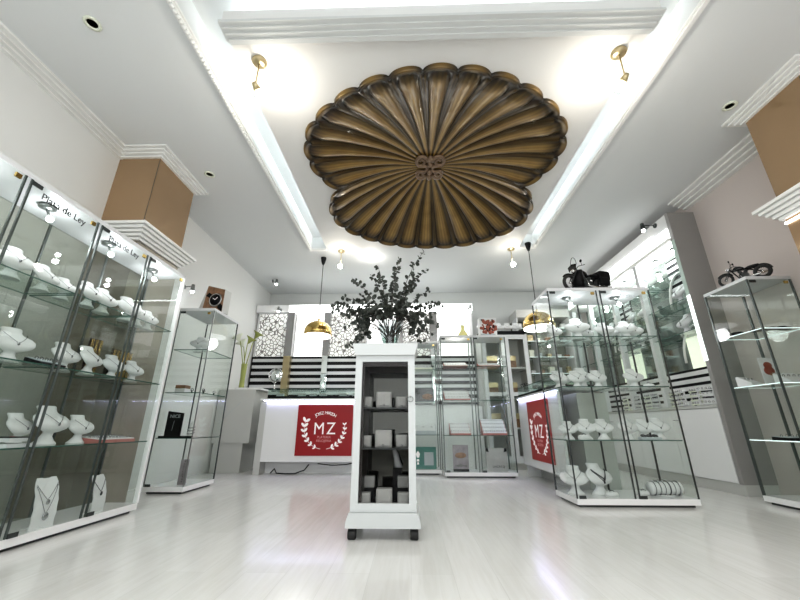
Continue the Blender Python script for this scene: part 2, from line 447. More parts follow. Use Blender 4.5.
# ------------------------------------------------------------------ ceiling lamps
def point(loc, e, col=(1, .95, .88), r=.03):
    l = bpy.data.lights.new('lamp_light', 'POINT'); l.energy = e; l.color = col; l.shadow_soft_size = r
    o = bpy.data.objects.new('lamp_light', l); C.objects.link(o); o.location = loc; return o
def area(loc, rot, sx, sy, e, col=(1, 1, 1)):
    l = bpy.data.lights.new('area_light', 'AREA'); l.shape = 'RECTANGLE'; l.size = sx; l.size_y = sy; l.energy = e; l.color = col
    o = bpy.data.objects.new('area_light', l); C.objects.link(o); o.location = loc; o.rotation_euler = rot; return o

def brass_spot(x, y, z, dx, dy, label, e=9):
    e *= .42
    t = thing('ceiling_spotlight', label, 'spotlight', (x, y, z), 0, 'brass spotlights at the tray corners')
    MB().lathe([(0.0, 0), (.055, 0), (.058, -.008), (.05, -.022), (.02, -.03), (0, -.03)], seg=20).obj('ceiling_rose', 'paleb', t)
    MB().tube([(0, 0, -.02), (0, 0, -.24)], .006).sphere((0, 0, -.24), .014).obj('stem', 'paleb', t)
    h = MB().tube([(-dx*.3, -dy*.2, -.235), (dx*.3, dy*.25, -.265)], [.016, .03]).obj('lamp_head', 'paleb', t)
    MB().sphere((dx*.75, dy*.55, -.285), .036, 14).obj('bulb', 'bulb', h)
    point((x+dx*2.2, y+dy*1.9, z-.24), e, (1, .93, .82), .04)
brass_spot(-1.14, 1.99, ZC, .03, .09, 'brass ceiling spotlight at near left corner of the tray', 11)
brass_spot(1.60, 1.99, ZC, -.03, .09, 'brass ceiling spotlight at near right corner of the tray', 11)
brass_spot(-1.08, 5.18, ZC, 0, -.05, 'small brass ceiling spotlight behind the shell on the left', 5)
brass_spot(1.63, 5.18, ZC, 0, -.05, 'small brass ceiling spotlight behind the shell on the right', 5)

def downlight(x, y, label, lit=False):
    t = thing('recessed_downlight', label, 'downlight', (x, y, ZC), 0, 'recessed ceiling downlights')
    MB().lathe([(.036, -.001), (.052, -.001), (.055, -.008), (.034, -.010), (.034, -.001)], seg=22).obj('trim_ring', 'lilyw', t)
    MB().lathe([(0, -.002), (.034, -.002)], seg=20).obj('lamp_face', 'bulb' if lit else 'paleb', t)
downlight(-2.2, 1.68, 'round recessed downlight nearest camera in left ceiling')
downlight(-2.22, 3.28, 'round recessed downlight right of the left bronze column')
downlight(2.84, 2.50, 'round recessed downlight beside the right bronze column')
downlight(-.62, 5.4, 'glowing downlight behind the shell above the plant', True)
point((-.62, 5.4, 3.2), 3)
def small_spot(x, y, z, label, dx=.12, dy=0, wall='x', m='steel'):
    t = thing('small_arm_spotlight', label, 'spotlight', (x, y, z))
    MB().lathe([(0, 0), (.03, 0), (.03, .012), (0, .012)], mtx=Matrix.Rotation(PI/2*(1 if dx >= 0 else -1), 3, 'Y') if wall == 'x' else Matrix.Rotation(PI/2, 3, 'X'), seg=16).obj('mount', m, t)
    MB().tube([(0, 0, 0), (dx, dy, .01)], .006).obj('arm', m, t)
    h = MB().tube([(dx, dy, .03), (dx*1.02, dy*1.02, -.06)], [.02, .028]).obj('lamp_head', m, t)
    MB().sphere((dx*1.02, dy*1.02, -.066), .02, 10).obj('bulb', 'coolbulb', h)

# cove tubes
for x, y0, y1, lab in ((-1.36+.12, 1.9, 4.95, 'left'), (1.68, 1.9, 4.95, 'right')):
    mb = MB().tube([(x, y0, 3.44), (x, y1, 3.44)], .012)
    tag(mb.obj('cove_light_tube', 'tube'), 'long fluorescent tube hidden in the %s ceiling cove' % lab, 'light tube', 'cove tubes')
mb = MB().tube([(-1.2, 1.78, 3.44), (1.65, 1.78, 3.44)], .012)
tag(mb.obj('cove_light_tube', 'tube'), 'fluorescent tube behind the front edge of the ceiling tray', 'light tube', 'cove tubes')

# pendants
def pendant(x, y, zb, label):
    t = thing('dome_pendant_lamp', label, 'pendant lamp', (x, y, ZC), 0, 'brass dome pendants over the counters')
    d = zb-ZC
    MB().lathe([(0, 0), (.045, 0), (.045, -.02), (.03, -.09), (.015, -.13), (0, -.13)], seg=18).obj('canopy', 'black', t)
    MB().tube([(0, 0, -.1), (0, 0, d+.24)], .006).obj('cord', 'blackprint', t)
    prof = [(.012, .27), (.02, .25)]
    for k in range(13):
        a = k/12*PI/2; prof.append((.21*math.sin(a)+.001, .05+.18*math.cos(a)))
    prof += [(.212, .0), (.205, .0), (.205, .05)]
    for k in range(12, -1, -1):
        a = k/12*PI/2; prof.append((.203*math.sin(a)+.001, .05+.172*math.cos(a)))
    prof = [(r, z+d) for r, z in prof]
    MB().lathe(prof, seg=36).obj('shade', 'brass', t)
    MB().lathe([(0, d+.012), (.198, d+.012), (.2, d-.006), (.205, d-.02), (.0, d-.05)], seg=36).obj('diffuser', 'lightwhite', t)
    point((x, y, zb-.12), 6, (1, 1, 1), .1)
pendant(-1.42, 5.42, 1.965, 'brass dome pendant lamp hanging over the left counter')
pendant(1.84, 5.0, 1.955, 'brass dome pendant lamp partly behind the right glass cabinet')

# ------------------------------------------------------------------ glass cabinets
SH = (.52, .98, 1.45)
def post_mb(x, y, z0, z1, w_=.012): return MB().box(x-w_/2, x+w_/2, y-w_/2, y+w_/2, z0, z1)
def vitrine(label, loc, rz, widths, D, H=1.94, lamps=True, back='glass', base='white', group='tall glass display cabinets', post='steel', pw=.012, locks=True, shelf_edges='edge', darkback=False, topt=.03, open_front=False):
    t = thing('glass_display_cabinet', label, 'display cabinet', loc, rz, group)
    Wd = sum(widths)
    MB().box(0, Wd, 0, D, .02, .065).obj('base', base, t)
    MB().box(.03, Wd-.03, .03, D-.03, 0, .02).obj('recessed_plinth', 'dark', t)
    MB().box(0, Wd, 0, D, H-topt, H).obj('top_panel', 'basetop', t)
    z0, z1 = .065, H-topt
    g = .006
    # back and side panes
    MB().box(.006, Wd-.006, D-.012, D-.006, z0, z1).obj('back_pane', back, t)
    MB().box(.002, .008, .01, D-.01, z0, z1).obj('side_pane', 'glass', t)
    MB().box(Wd-.008, Wd-.002, .01, D-.01, z0, z1).obj('side_pane', 'glass', t)
    x = 0
    xs = [0]
    for i, w_ in enumerate(widths):
        dr = MB().box(x+.012, x+w_-.012, .001, .006, z0+.004, z1-.004).obj('door', 'glass', t)
        # door hinge clips
        for z in (z0+.012, z1-.02): MB().box(x+.02, x+.075, -.006, .0005, z-.012, z+.012).obj('hinge', 'dark', dr)
        if locks:
            MB().box(x+w_-.075, x+w_-.045, -.008, .004, z1-.045, z1-.02).obj('lock', 'brass', dr)
        for z in SH:
            if z < H-.2:
                MB().box(x+.014, x+w_-.014, .02, D-.018, z-.008, z, 'z').obj('shelf', ['glassshelf', shelf_edges], t)
        x += w_; xs.append(x)
    for i, x in enumerate(xs):
        offs = (0,) if i in (0, len(xs)-1) else (-.018, .018)
        for o_ in offs:
            xx = min(max(x+o_, pw/2), Wd-pw/2)
            post_mb(xx, pw/2+.001, z0, z1, pw).obj('post', post, t)
        post_mb(min(max(x, pw/2), Wd-pw/2), D-pw/2-.001, z0, z1, pw*1.3).obj('post', 'dark' if darkback else post, t)
    if lamps:
        x = 0
        for w_ in widths:
            cx = x+w_*.55
            l = MB().lathe([(0, z1), (.045, z1), (.045, z1-.018), (.02, z1-.028), (0, z1-.028)], (cx, D*.45, 0), 16).tube([(cx, D*.45, z1-.02), (cx+.02, D*.42, z1-.07)], .007).obj('cabinet_lamp', 'steel', t)
            MB().sphere((cx+.022, D*.4, z1-.085), .019, 12).obj('bulb', 'coolbulb', l)
            x += w_
    return t
def cab_lights(loc, rz, widths, D, H, e=.9):
    mtx = Matrix.Translation(loc) @ Matrix.Rotation(rz, 4, 'Z'); x = 0
    for w_ in widths:
        point(mtx @ Vector((x+w_*.55+.02, D*.4, H-.17)), e, (.96, .98, 1), .02); x += w_

VL = vitrine('long four-door glass wall cabinet full of white busts, along left wall', (-2.15, 1.15, 0), PI/2, [.5, .5, .5, .5], .37, 2.0, post='darkpost', pw=.010, base='white', back='glassback')
cab_lights((-2.15, 1.15, 0), PI/2, [.5, .5, .5, .5], .37, 2.0)
VR = vitrine('two-door glass cabinet of necklace busts standing in front of right counter', (1.38, 3.4, 0), 0, [.5, .5], .47, 1.94, post='dark', pw=.010)
cab_lights((1.38, 3.4, 0), 0, [.5, .5], .47, 1.94)
V2 = vitrine('narrow glass cabinet with a watch picture on top, behind left wall cabinet', (-2.66, 3.92, 0), 0, [.41], .6, 1.93, lamps=False, post='steel', pw=.009, darkback=True)
FRt = vitrine('glass cabinet with black model motorcycle on top, at far right edge', (3.08, 3.12, 0), 0, [.4], .5, 1.93, lamps=False, post='darkpost', pw=.013, shelf_edges='edgeglint')
VB = vitrine('two-door glass cabinet of ring trays in front of striped back wall', (.45, 5.2, 0), 0, [.475, .475], .4, 1.90, lamps=False, post='darkpost', pw=.013)
VA = vitrine('glass cabinet with teal poster, just right of the white pedestal case', (-.03, 5.5, 0), 0, [.46], .4, 1.88, lamps=False, post='darkpost', pw=.013)
point((.7, 5.3, 1.75), 1.2, r=.02)

# lettering on the cabinet fronts
text_part('Plata de Ley', .062, 'blackprint', VL, (.735, -.002, 1.905), (PI/2, 0, 0))
text_part('Plata de Ley', .062, 'blackprint', VL, (1.235, -.002, 1.905), (PI/2, 0, 0))
text_part('Acero', .06, 'graytray', VR, (.77, -.002, 1.85), (PI/2, 0, 0))
# tinted mirror strips inside the long left cabinet (bronze column and grey wall seen through them)
# ------------------------------------------------------------------ jewellery display props
def bust_thing(label, loc, rz, sc=1., neck='silver', pend=True, group=None, m='bust', chains=1):
    t = thing('necklace_bust', label, 'necklace bust', loc, rz, group)
    s = sc
    secs = [(0, .01, 0, .060, .045), (0, .01, .008, .060, .045), (0, .008, .02, .046, .034), (0, .006, .042, .030, .022), (0, .0, .060, .028, .018),
            (0, -.016, .066, .046, .016), (0, -.022, .080, .078, .022), (0, -.016, .102, .101, .028), (0, .0, .126, .106, .030), (0, .016, .145, .092, .030),
            (0, .028, .156, .062, .032), (0, .036, .166, .049, .032), (0, .044, .182, .046, .033), (0, .050, .194, .049, .034), (0, .052, .199, .043, .030)]
    MB().loft([(a*s, b*s, c*s, d*s, e*s) for a, b, c, d, e in secs], 20).obj('bust_form', m, t)
    for ci in range(chains):
        pts = []
        for k in range(17):
            a = k/16; ang = -PI*.5+(a-.5)*2*2.3
            x = .055*math.cos(ang)*(1+.15*ci); d = abs(a-.5)*2
            z = (.108-.02*ci)+(.056+.02*ci)*d**1.2
            y = -.046+.05*d**1.7
            pts.append((x*s if True else 0, y*s, z*s))
        pts = [((a/16-.5)*2*.06*s*math.sin(min(1, (1-abs(a/16-.5)*2)*2.2+.75)*PI/2), p[1], p[2]) for a, p in zip(range(17), pts)]
        n = MB().tube(pts, (.0013 if neck == 'silver' else .0035)*s, 6)
        if pend: n.sphere((0, -.048*s, (.104-.02*ci)*s), .0075*s, 8, (1, .5, 1.3))
        n.obj('necklace', neck if neck in ('silver',) else 'darkchain', t)
    return t
gL = 'white necklace busts in the long left cabinet'
def row(items, fmt, where, rz, base_kw):
    for i, (loc, sc) in enumerate(items):
        bust_thing(fmt % ORD[i], loc, rz+random.uniform(-.25, .25), sc, **base_kw)
row([((-2.36, 1.40, SH[2]), 1.), ((-2.34, 1.88, SH[2]), 1.0), ((-2.36, 2.10, SH[2]), .9), ((-2.38, 2.26, SH[2]), .8)],
    '%s white necklace bust from camera on top shelf of left wall cabinet', '', PI/2, dict(group=gL))
row([((-2.34, 2.42, SH[2]), .95), ((-2.36, 2.58, SH[2]), 1.0), ((-2.34, 2.80, SH[2]), 1.05), ((-2.36, 2.95, SH[2]), 1.), ((-2.36, 3.08, SH[2]), .9)],
    '%s white necklace bust beyond the middle door posts, top shelf, left cabinet', '', PI/2, dict(group=gL))
row([((-2.34, 1.35, SH[1]), 1.), ((-2.33, 1.80, SH[1]), 1.15), ((-2.34, 2.03, SH[1]), 1.05), ((-2.36, 2.40, SH[1]), 1.), ((-2.34, 2.58, SH[1]), 1.05)],
    '%s white necklace bust from camera on middle shelf of left wall cabinet', '', PI/2, dict(group=gL))
row([((-2.34, 2.80, SH[1]), .95), ((-2.34, 3.02, SH[1]), .9)],
    '%s silvery grey bust on middle shelf, last door of left cabinet', '', PI/2, dict(group=gL, m='bustgrey'))
row([((-2.36, 1.98, SH[0]), 1.), ((-2.37, 2.26, SH[0]), .95), ((-2.33, 2.41, SH[0]), 1.2), ((-2.33, 2.64, SH[0]), .95)],
    '%s white necklace bust from camera on lowest glass shelf of left wall cabinet', '', PI/2, dict(group=gL))

gR = 'white necklace busts in the right glass cabinet'
row([((1.48, 3.62, SH[2]), .9), ((1.70, 3.58, SH[2]), 1.15), ((1.83, 3.68, SH[2]), .85), ((1.98, 3.6, SH[2]), .95), ((2.08, 3.7, SH[2]), .9), ((2.17, 3.56, SH[2]), .95), ((2.29, 3.64, SH[2]), .95)],
    '%s white necklace bust from left on top shelf of right cabinet', '', 0, dict(group=gR))
row([((1.45, 3.6, SH[1]), .85), ((1.53, 3.72, SH[1]), .85), ((1.62, 3.6, SH[1]), .85), ((1.72, 3.68, SH[1]), 1.05), ((1.81, 3.58, SH[1]), .85), ((2.18, 3.62, SH[1]), .95)],
    '%s white necklace bust from left on middle shelf of right cabinet', '', 0, dict(group=gR))
row([((1.48, 3.62, SH[0]), .8), ((1.64, 3.62, SH[0]), .9), ((1.79, 3.6, SH[0]), .9), ((2.02, 3.6, SH[0]), .9), ((2.18, 3.62, SH[0]), .9), ((2.30, 3.6, SH[0]), .95)],
    '%s white necklace bust from left on lowest shelf of right cabinet', '', 0, dict(group=gR))
bust_thing('white bust with silver chain at bottom left corner of right cabinet', (1.47, 3.62, .065), -.3, 1.15, group=gR)
bust_thing('large white bust with black bead necklace on floor of right cabinet', (1.68, 3.6, .065), .3, 1.25, neck='dark', group=gR, chains=2)

def bracelet_rest(label, loc, rz, n, L, r=.035):
    t = thing('bracelet_roll', label, 'bracelet display', loc, rz)
    MB().loft([(0, 0, 0, L/2, r), (0, 0, .01, L/2, r)], 4).obj('foot', 'bust', t)
    mt = Matrix.Rotation(PI/2, 3, 'Y')
    MB().lathe([(0, -L/2), (r, -L/2), (r*1.02, -L/2+.01), (r*1.02, L/2-.01), (r, L/2), (0, L/2)], (0, 0, r+.01), 24, mt).obj('padded_roll', 'bust', t)
    for i in range(n):
        x = -L/2+L*(i+.7)/(n+.4)
        MB().torus((x, 0, r+.01), r*1.1, .003+.002*(i % 2), Matrix.Rotation(PI/2, 3, 'Y'), 24, 6).obj('bangle', 'silver' if i % 3 else 'darkchain', t)
bracelet_rest('white roll holding silver bangles at bottom right of right cabinet', (2.21, 3.56, .065), 0, 6, .26, .05)
bracelet_rest('short white roll with chain bracelets at bottom right corner of right cabinet', (2.26, 3.70, .065), 0, 3, .14, .045)
def oval_dish(label, loc, m='bust'):
    t = thing('ring_dish', label, 'ring holder', loc)
    MB().loft([(0, 0, 0, .05, .03), (0, 0, .02, .055, .035), (0, 0, .035, .045, .028), (0, 0, .04, .03, .018)], 20).obj('cushion', m, t)
    MB().torus((0, -.01, .04), .018, .003, Matrix.Rotation(.6, 3, 'X'), 18, 6).obj('ring', 'darkchain', t)
oval_dish('low white oval ring cushion in front of the black bead bust', (1.72, 3.50, .065))
oval_dish('low white oval ring cushion at left of lowest shelf, right cabinet', (1.57, 3.52, SH[0]))
oval_dish('low white oval cushion at right of middle shelf, right cabinet', (2.3, 3.6, SH[1]))
oval_dish('white bracelet stand with studded face beside silver bangles', (2.02, 3.56, .065))

def sunglasses(label, loc):
    t = thing('dark_bangle_tray', label, 'tray', loc)
    MB().rbox(-.09, .09, -.035, .035, 0, .022, .008).obj('tray_body', 'graytray', t)
    for x in (-.05, 0, .05): MB().torus((x, 0, .032), .02, .006, Matrix.Rotation(.4, 3, 'X'), 16, 6).obj('bangle', 'darkchain', t)
sunglasses('flat dark tray of black bangles on lowest shelf, right cabinet', (2.14, 3.50, SH[0]))

def ring_tray(label, loc, rz, w_=.26, d=.14, rows=3, cols=9, m='bust', front='pinktray', tilt=.25, h=.02, group=None):
    t = thing('ring_tray', label, 'jewellery tray', loc, rz, group)
    hz = math.tan(tilt)*d
    MB().prism([(0, 0), (d, 0), (d, h+hz), (0, h)], -w_/2, w_/2, 'x').obj('tray_body', [front], t)
    p = MB().prism([(.006, h+.001), (d-.006, h+hz-.004), (d-.006, h+hz+.004), (.006, h+.008)], -w_/2+.006, w_/2-.006, 'x').obj('padded_top', m, t)
    rm = MB()
    for r in range(rows):
        for c in range(cols):
            y = d*(r+.5)/rows; x = -w_/2+w_*(c+.5)/cols
            rm.torus((x, y, h+hz*(y/d)+.010), .008, .0022, Matrix.Rotation(PI/2, 3, 'X'), 8, 5)
    if rows*cols <= 12:
        rm.bm.free()
        for c in range(cols):
            y = d/2; x = -w_/2+w_*(c+.5)/cols
            MB().torus((x, y, h+hz*.5+.012), .010, .0025, Matrix.Rotation(PI/2, 3, 'X'), 10, 5).obj('ring', 'silver', t)
    else: rm.obj('rings', 'silver', t)
    return t
ring_tray('white ring tray with red front edge on lowest shelf of left cabinet', (-2.2, 2.86, SH[0]), PI/2, .34, .2, 3, 10, tilt=.1)
ring_tray('dark flat tray on middle shelf between busts, left wall cabinet', (-2.22, 2.2, SH[1]), PI/2, .16, .12, 2, 5, m='graytray', front='black')
ring_tray('pink fronted ring tray on top shelf, left door of back cabinet', (.68, 5.3, SH[2]), 0, .34, .2, 2, 9, tilt=.35)
ring_tray('pink fronted ring tray on middle shelf, left door of back cabinet', (.68, 5.3, SH[1]), 0, .36, .24, 3, 9, tilt=.5)
ring_tray('white tilted ring tray on lowest shelf, left door of back cabinet', (.70, 5.3, SH[0]), 0, .28, .2, 3, 9, tilt=.6)
ring_tray('pink fronted ring tray on top shelf, right door of back cabinet', (1.17, 5.3, SH[2]), 0, .30, .2, 2, 8, tilt=.3)
ring_tray('white tilted tray with many rings on lowest shelf, right door of back cabinet', (1.17, 5.3, SH[0]), 0, .33, .2, 4, 11, tilt=.75)
ring_tray('blue grey watch tray on lowest shelf above teal poster', (.2, 5.6, SH[0]), 0, .36, .2, 1, 3, front='graytray', tilt=.4, h=.05)
ring_tray('cream ring tray on top shelf of cabinet with teal poster', (.2, 5.6, SH[2]), 0, .3, .2, 1, 6, front='lilyw', tilt=.2, h=.04)

def necklace_card(label, loc, rz, w_, h, m='silver', chains=2):
    t = thing('necklace_card', label, 'necklace display', loc, rz)
    pts = [(-w_/2, 0)]
    n = 7
    for k in range(n+1): pts.append((w_/2-.004*(k % 2), h*.9*k/n))
    pts += [(w_*.40, h), (w_*.2, h), (w_*.14, h*.985), (-w_*.14, h*.985), (-w_*.2, h), (-w_*.40, h)]
    for k in range(n, 0, -1): pts.append((-w_/2+.004*(k % 2), h*.9*k/n))
    b = MB().prism(pts, 0, .006, 'y')
    lean = math.tan(.2)
    for v in b.bm.verts: v.co.y += lean*v.co.z*1.0+.02*math.sin(v.co.z/h*PI)*-1
    b.box(-w_/2+.01, w_/2-.01, h*.2, h*.2+.006, 0, .006).obj('card', 'bust', t)
    for c in range(chains):
        zt = h*(.86-.03*c); zb = h*(.55-.28*c)
        pts = []
        for k in range(13):
            a = k/12*2-1; z = zb+(zt-zb)*abs(a)**1.15
            pts.append((a*w_*.44, lean*z-.02*math.sin(z/h*PI)-.004, z))
        q = MB().tube(pts, .0018, 5).obj('chain', m, t)
        z = zb-.012
        MB().sphere((0, lean*z-.02*math.sin(z/h*PI)-.008, z), .012+.006*c, 10, (1, .35, 1.2)).obj('pendant', m, t)
necklace_card('wide white necklace card with two silver pendants on left cabinet floor', (-2.19, 2.40, .065), PI/2-.1, .14, .27)
necklace_card('narrow white necklace card with one dark chain on left cabinet floor', (-2.19, 2.80, .065), PI/2+.1, .13, .24, 'darkchain', 1)
t = thing('black_price_sign', 'small black sign with red mark on lowest shelf at left edge', 'sign', (-2.2, 2.12, SH[0]), PI/2)
MB().prism([(0, .03), (.12, .03), (.11, .05), (0, .05)], -.06, .06, 'x').box(-.07, .07, -.01, .13, 0, .02).obj('base_board', 'bustgrey', t)
MB().prism([(.002, .05), (.11, .052), (.11, .057), (.002, .055)], -.06, .06, 'x').obj('black_card', 'black', t)
text_part('L', .03, 'red', t, (0, .05, .0575), (.0, 0, 0))

MB().box(1.985, 2.003, -.004, .03, .065, 1.97).obj('end_profile', 'white', VL)
def chain_rack(label, loc, rz, w_, h, n):
    t = thing('gold_chain_rack', label, 'chain rack', loc, rz, 'gold chain racks in the left cabinet')
    MB().box(-w_/2, w_/2, 0, .008, 0, h).box(-w_/2, w_/2, .008, .05, 0, .008).obj('rack_board', 'wooddark', t)
    for i in range(n):
        x = -w_/2+w_*(i+.5)/n; q = MB()
        for k in range(int(h/.022)): q.torus((x, -.006, .02+.022*k), .010, .003, Matrix.Rotation(PI/2, 3, 'X'), 8, 5)
        q.obj('chain', 'brass', t)
chain_rack('gold chain rack behind busts on middle shelf, third door of left cabinet', (-2.46, 2.72, SH[1]), PI/2, .12, .30, 3)
chain_rack('wide gold chain rack on middle shelf at far end of left cabinet', (-2.44, 2.98, SH[1]), PI/2, .22, .26, 6)
# contents of the narrow cabinet V2
t = thing('watch_picture_box', 'wedge display box showing a wristwatch photo, on top of narrow cabinet', 'display box', (-2.42, 4.1, 1.93), -.15)
MB().prism([(-.17, 0), (.17, 0), (.17, .29), (-.07, .36)], 0, .12, 'y').obj('box_body', 'offwhite', t)
MB().prism([(-.10, .04), (.168, .0), (.168, .285), (-.07, .35)], -.004, 0, 'y').obj('photo_face', 'photo', t)
mt = Matrix.Rotation(PI/2, 3, 'X')
w_ = MB().lathe([(0, 0), (.085, 0), (.09, .004), (.078, .010), (.07, .006), (0, .006)], (.06, -.004, .16), 28, mt).obj('watch_case_print', 'chrome', t)
MB().lathe([(0, .0), (.068, .0), (.068, .002), (0, .002)], (.06, -.0105, .16), 28, mt).obj('watch_dial_print', 'black', w_)
MB().tube([(.06, -.015, .16), (.09, -.015, .19)], .003).tube([(.06, -.015, .16), (.03, -.015, .18)], .003).obj('watch_hands_print', 'print', w_)
MB().prism([(.1, .06), (.168, .0), (.168, .08), (.12, .12)], -.008, -.004, 'y').obj('watch_strap_print', 'black', t)
MB().prism([(-.04, .26), (.02, .22), (-.02, .19), (-.08, .22)], -.008, -.004, 'y').obj('watch_strap_print', 'black', t)

bust_thing('grey watch bust on top shelf of narrow left cabinet', (-2.48, 4.12, SH[2]), .2, .95, m='bustgrey')
def small_box(label, loc, s, m='bust', lid=None, rz=0., group=None):
    t = thing('jewellery_box', label, 'jewellery box', loc, rz, group)
    MB().rbox(-s[0]/2, s[0]/2, -s[1]/2, s[1]/2, 0, s[2]*.6, .004).obj('box_base', m, t)
    MB().rbox(-s[0]/2-.002, s[0]/2+.002, -s[1]/2-.002, s[1]/2+.002, s[2]*.6, s[2], .004).obj('box_lid', lid or m, t)
small_box('white cube box beside grey bust, top shelf of narrow cabinet', (-2.36, 4.08, SH[2]), (.07, .07, .07))
small_box('long white box leaning at front of narrow cabinet, middle shelf', (-2.56, 4.1, SH[1]), (.11, .1, .09), lid='photo')
for i, (x, y) in enumerate(((-2.42, 4.05), (-2.37, 4.2), (-2.31, 4.08), (-2.33, 4.35))):
    t = thing('ring_holder', '%s dark ring holder from left on middle shelf of narrow cabinet' % ORD[i], 'ring holder', (x, y, SH[1]), 0, 'small ring holders')
    MB().lathe([(.016, 0), (.016, .004), (.006, .01), (.005, .03), (0, .035)], seg=12).obj('cone', 'black', t)
    MB().torus((0, 0, .036), .014, .003, mt, 14, 6).obj('ring', 'silver', t)
t = thing('black_brand_sign', 'black upright sign with faint lettering on lowest shelf of narrow cabinet', 'sign', (-2.55, 4.05, SH[0]), .05)
MB().prism([(-.085, 0), (.085, 0), (.085, .25), (-.085, .27)], 0, .012, 'y').obj('sign_board', 'black', t)
text_part('NICE', .05, 'graytray', t, (0, -.002, .215), (PI/2, 0, 0))
MB().tube([(-.01, -.004, .07), (.0, -.004, .17)], .0015).obj('printed_line', 'graytray', t)
t = thing('bracelet_cushion', 'white upright cushion wrapped with bracelets beside black sign', 'bracelet display', (-2.395, 4.12, SH[0]), .1)
MB().loft([(0, 0, 0, .035, .03), (0, .01, .05, .032, .028), (0, .03, .14, .026, .022), (0, .035, .165, .018, .014)], 16).obj('cushion', 'bust', t)
for k in range(3): MB().torus((0, .01+k*.006, .045+.03*k), .034-.002*k, .004, Matrix.Rotation(.3, 3, 'X'), 18, 6).obj('bracelet', 'silver', t)
t = thing('black_tray', 'long low black tray under the sign in narrow cabinet', 'tray', (-2.455, 4.07, SH[0]-.0))
MB().box(-.18, .18, -.115, -.095, 0, .018).obj('tray_edge', 'black', t)
t = thing('grey_card_stand', 'grey patterned upright card on floor of narrow left cabinet', 'display card', (-2.36, 4.06, .065), .1)
MB().prism([(-.04, 0), (.04, 0), (.04, .24), (-.04, .24)], 0, .01, 'y').obj('card', 'greyphoto', t)
MB().box(-.03, .03, .01, .06, 0, .006).obj('foot', 'graytray', t)
q = MB()
for k in range(9): q.sphere((.004*math.sin(k), -.003, .03+.024*k), .006, 6)
q.obj('bead_strand', 'darkchain', t)

# far right cabinet contents
mtx90 = Matrix.Rotation(PI/2, 3, 'X')
for i, (x, y) in enumerate(((3.12, 3.42), (3.19, 3.3), (3.26, 3.24), (3.33, 3.22), (3.39, 3.24))):
    t = thing('black_bangle', '%s black studded bangle from left on top shelf, far right cabinet' % ORD[i], 'bangle', (x, y, SH[2]), 0, 'black bangles on the top shelf')
    MB().torus((0, 0, .014), .036, .012, None, 20, 7).obj('band', 'black', t)
    q = MB()
    for k in range(10): q.sphere((.03*math.cos(k*PI/5), .03*math.sin(k*PI/5), .021), .003, 6)
    q.obj('studs', 'chrome', t)
t = thing('photo_card', 'small card printed with reddish figures on middle shelf, far right cabinet', 'display card', (3.34, 3.46, SH[1]), 0)
MB().prism([(-.07, 0), (.07, 0), (.07, .26), (-.07, .26)], 0, .008, 'y').box(-.05, .05, .008, .08, 0, .005).obj('card', 'bust', t)
MB().sphere((0, -.001, .19), .04, 12, (1, .12, .8)).sphere((0, -.001, .14), .05, 12, (1, .12, .8)).obj('printed_figure', 'terracotta', t)
MB().sphere((.015, -.003, .115), .03, 12, (1, .1, .7)).obj('printed_figure', 'photo', t)
ring_tray('white sloped tray at front of middle shelf, far right cabinet', (3.33, 3.2, SH[1]), 0, .18, .14, 1, 4, front='bust', tilt=.5)
ring_tray('white sloped tray at back left of middle shelf, far right cabinet', (3.16, 3.42, SH[1]), .3, .14, .12, 1, 3, front='bust', tilt=.5)
ring_tray('dark flat tray on lowest shelf of far right cabinet', (3.26, 3.3, SH[0]), 0, .22, .14, 1, 5, front='black', m='graytray', tilt=.05)

# posters in the back cabinets
def poster(label, loc, w_, h, m, rz=0):
    t = thing('standing_poster', label, 'poster', loc, rz)
    b = MB().prism([(-w_/2, 0), (w_/2, 0), (w_/2, h), (-w_/2, h)], 0, .01, 'y').box(-w_/2+.02, w_/2-.02, .01, .08, 0, .006)
    b.obj('board', m, t); return t
t = poster('teal poster with white figure on the floor of its glass cabinet', (.2, 5.58, .065), .34, .29, 'teal')
MB().box(.0, .13, -.003, 0, .05, .22).obj('text_panel', 'graytray', t)
q = MB().prism([(-.12, .20), (-.09, .24), (-.06, .20), (-.075, .15), (-.105, .15)], -.004, 0, 'y').prism([(-.11, .10), (-.07, .10), (-.075, .13), (-.105, .13)], -.004, 0, 'y').prism([(-.105, .06), (-.075, .06), (-.08, .09), (-.10, .09)], -.004, 0, 'y')
q.obj('printed_figure', 'print', t)
t = thing('brown_photo_card', 'dark photo card with brown hand on middle shelf above blue tray', 'display card', (.22, 5.66, SH[1]))
MB().prism([(-.15, 0), (.15, 0), (.15, .2), (-.15, .2)], 0, .01, 'y').box(-.1, .1, .01, .08, 0, .006).obj('card', 'blackgloss', t)
MB().sphere((.05, -.001, .08), .07, 14, (1.2, .06, .6)).obj('hand_print', 'photo', t)
t = poster('grey watch poster with dark caption, left door of back cabinet', (.68, 5.3, .065), .21, .33, 'greyphoto')
MB().sphere((0, -.001, .2), .06, 14, (1.3, .06, .6)).obj('watch_print', 'photo', t)
MB().box(-.105, .105, -.002, 0, .0, .03).obj('caption_band', 'black', t)
text_part('nettime', .05, 'blackprint', t, (0, -.003, .075), (PI/2, 0, 0))
t = poster('pale silver poster with dark upper corners, right door of back cabinet', (1.16, 5.3, .065), .28, .29, 'cushion')
MB().prism([(-.14, .29), (-.14, .25), (-.10, .24), (-.11, .29)], -.003, 0, 'y').prism([(.14, .29), (.14, .25), (.10, .24), (.11, .29)], -.003, 0, 'y').obj('corner_print', 'black', t)
text_part('LNCRTQ', .038, 'blackprint', t, (.02, -.003, .06), (PI/2, 0, 0), spacing=1.1)

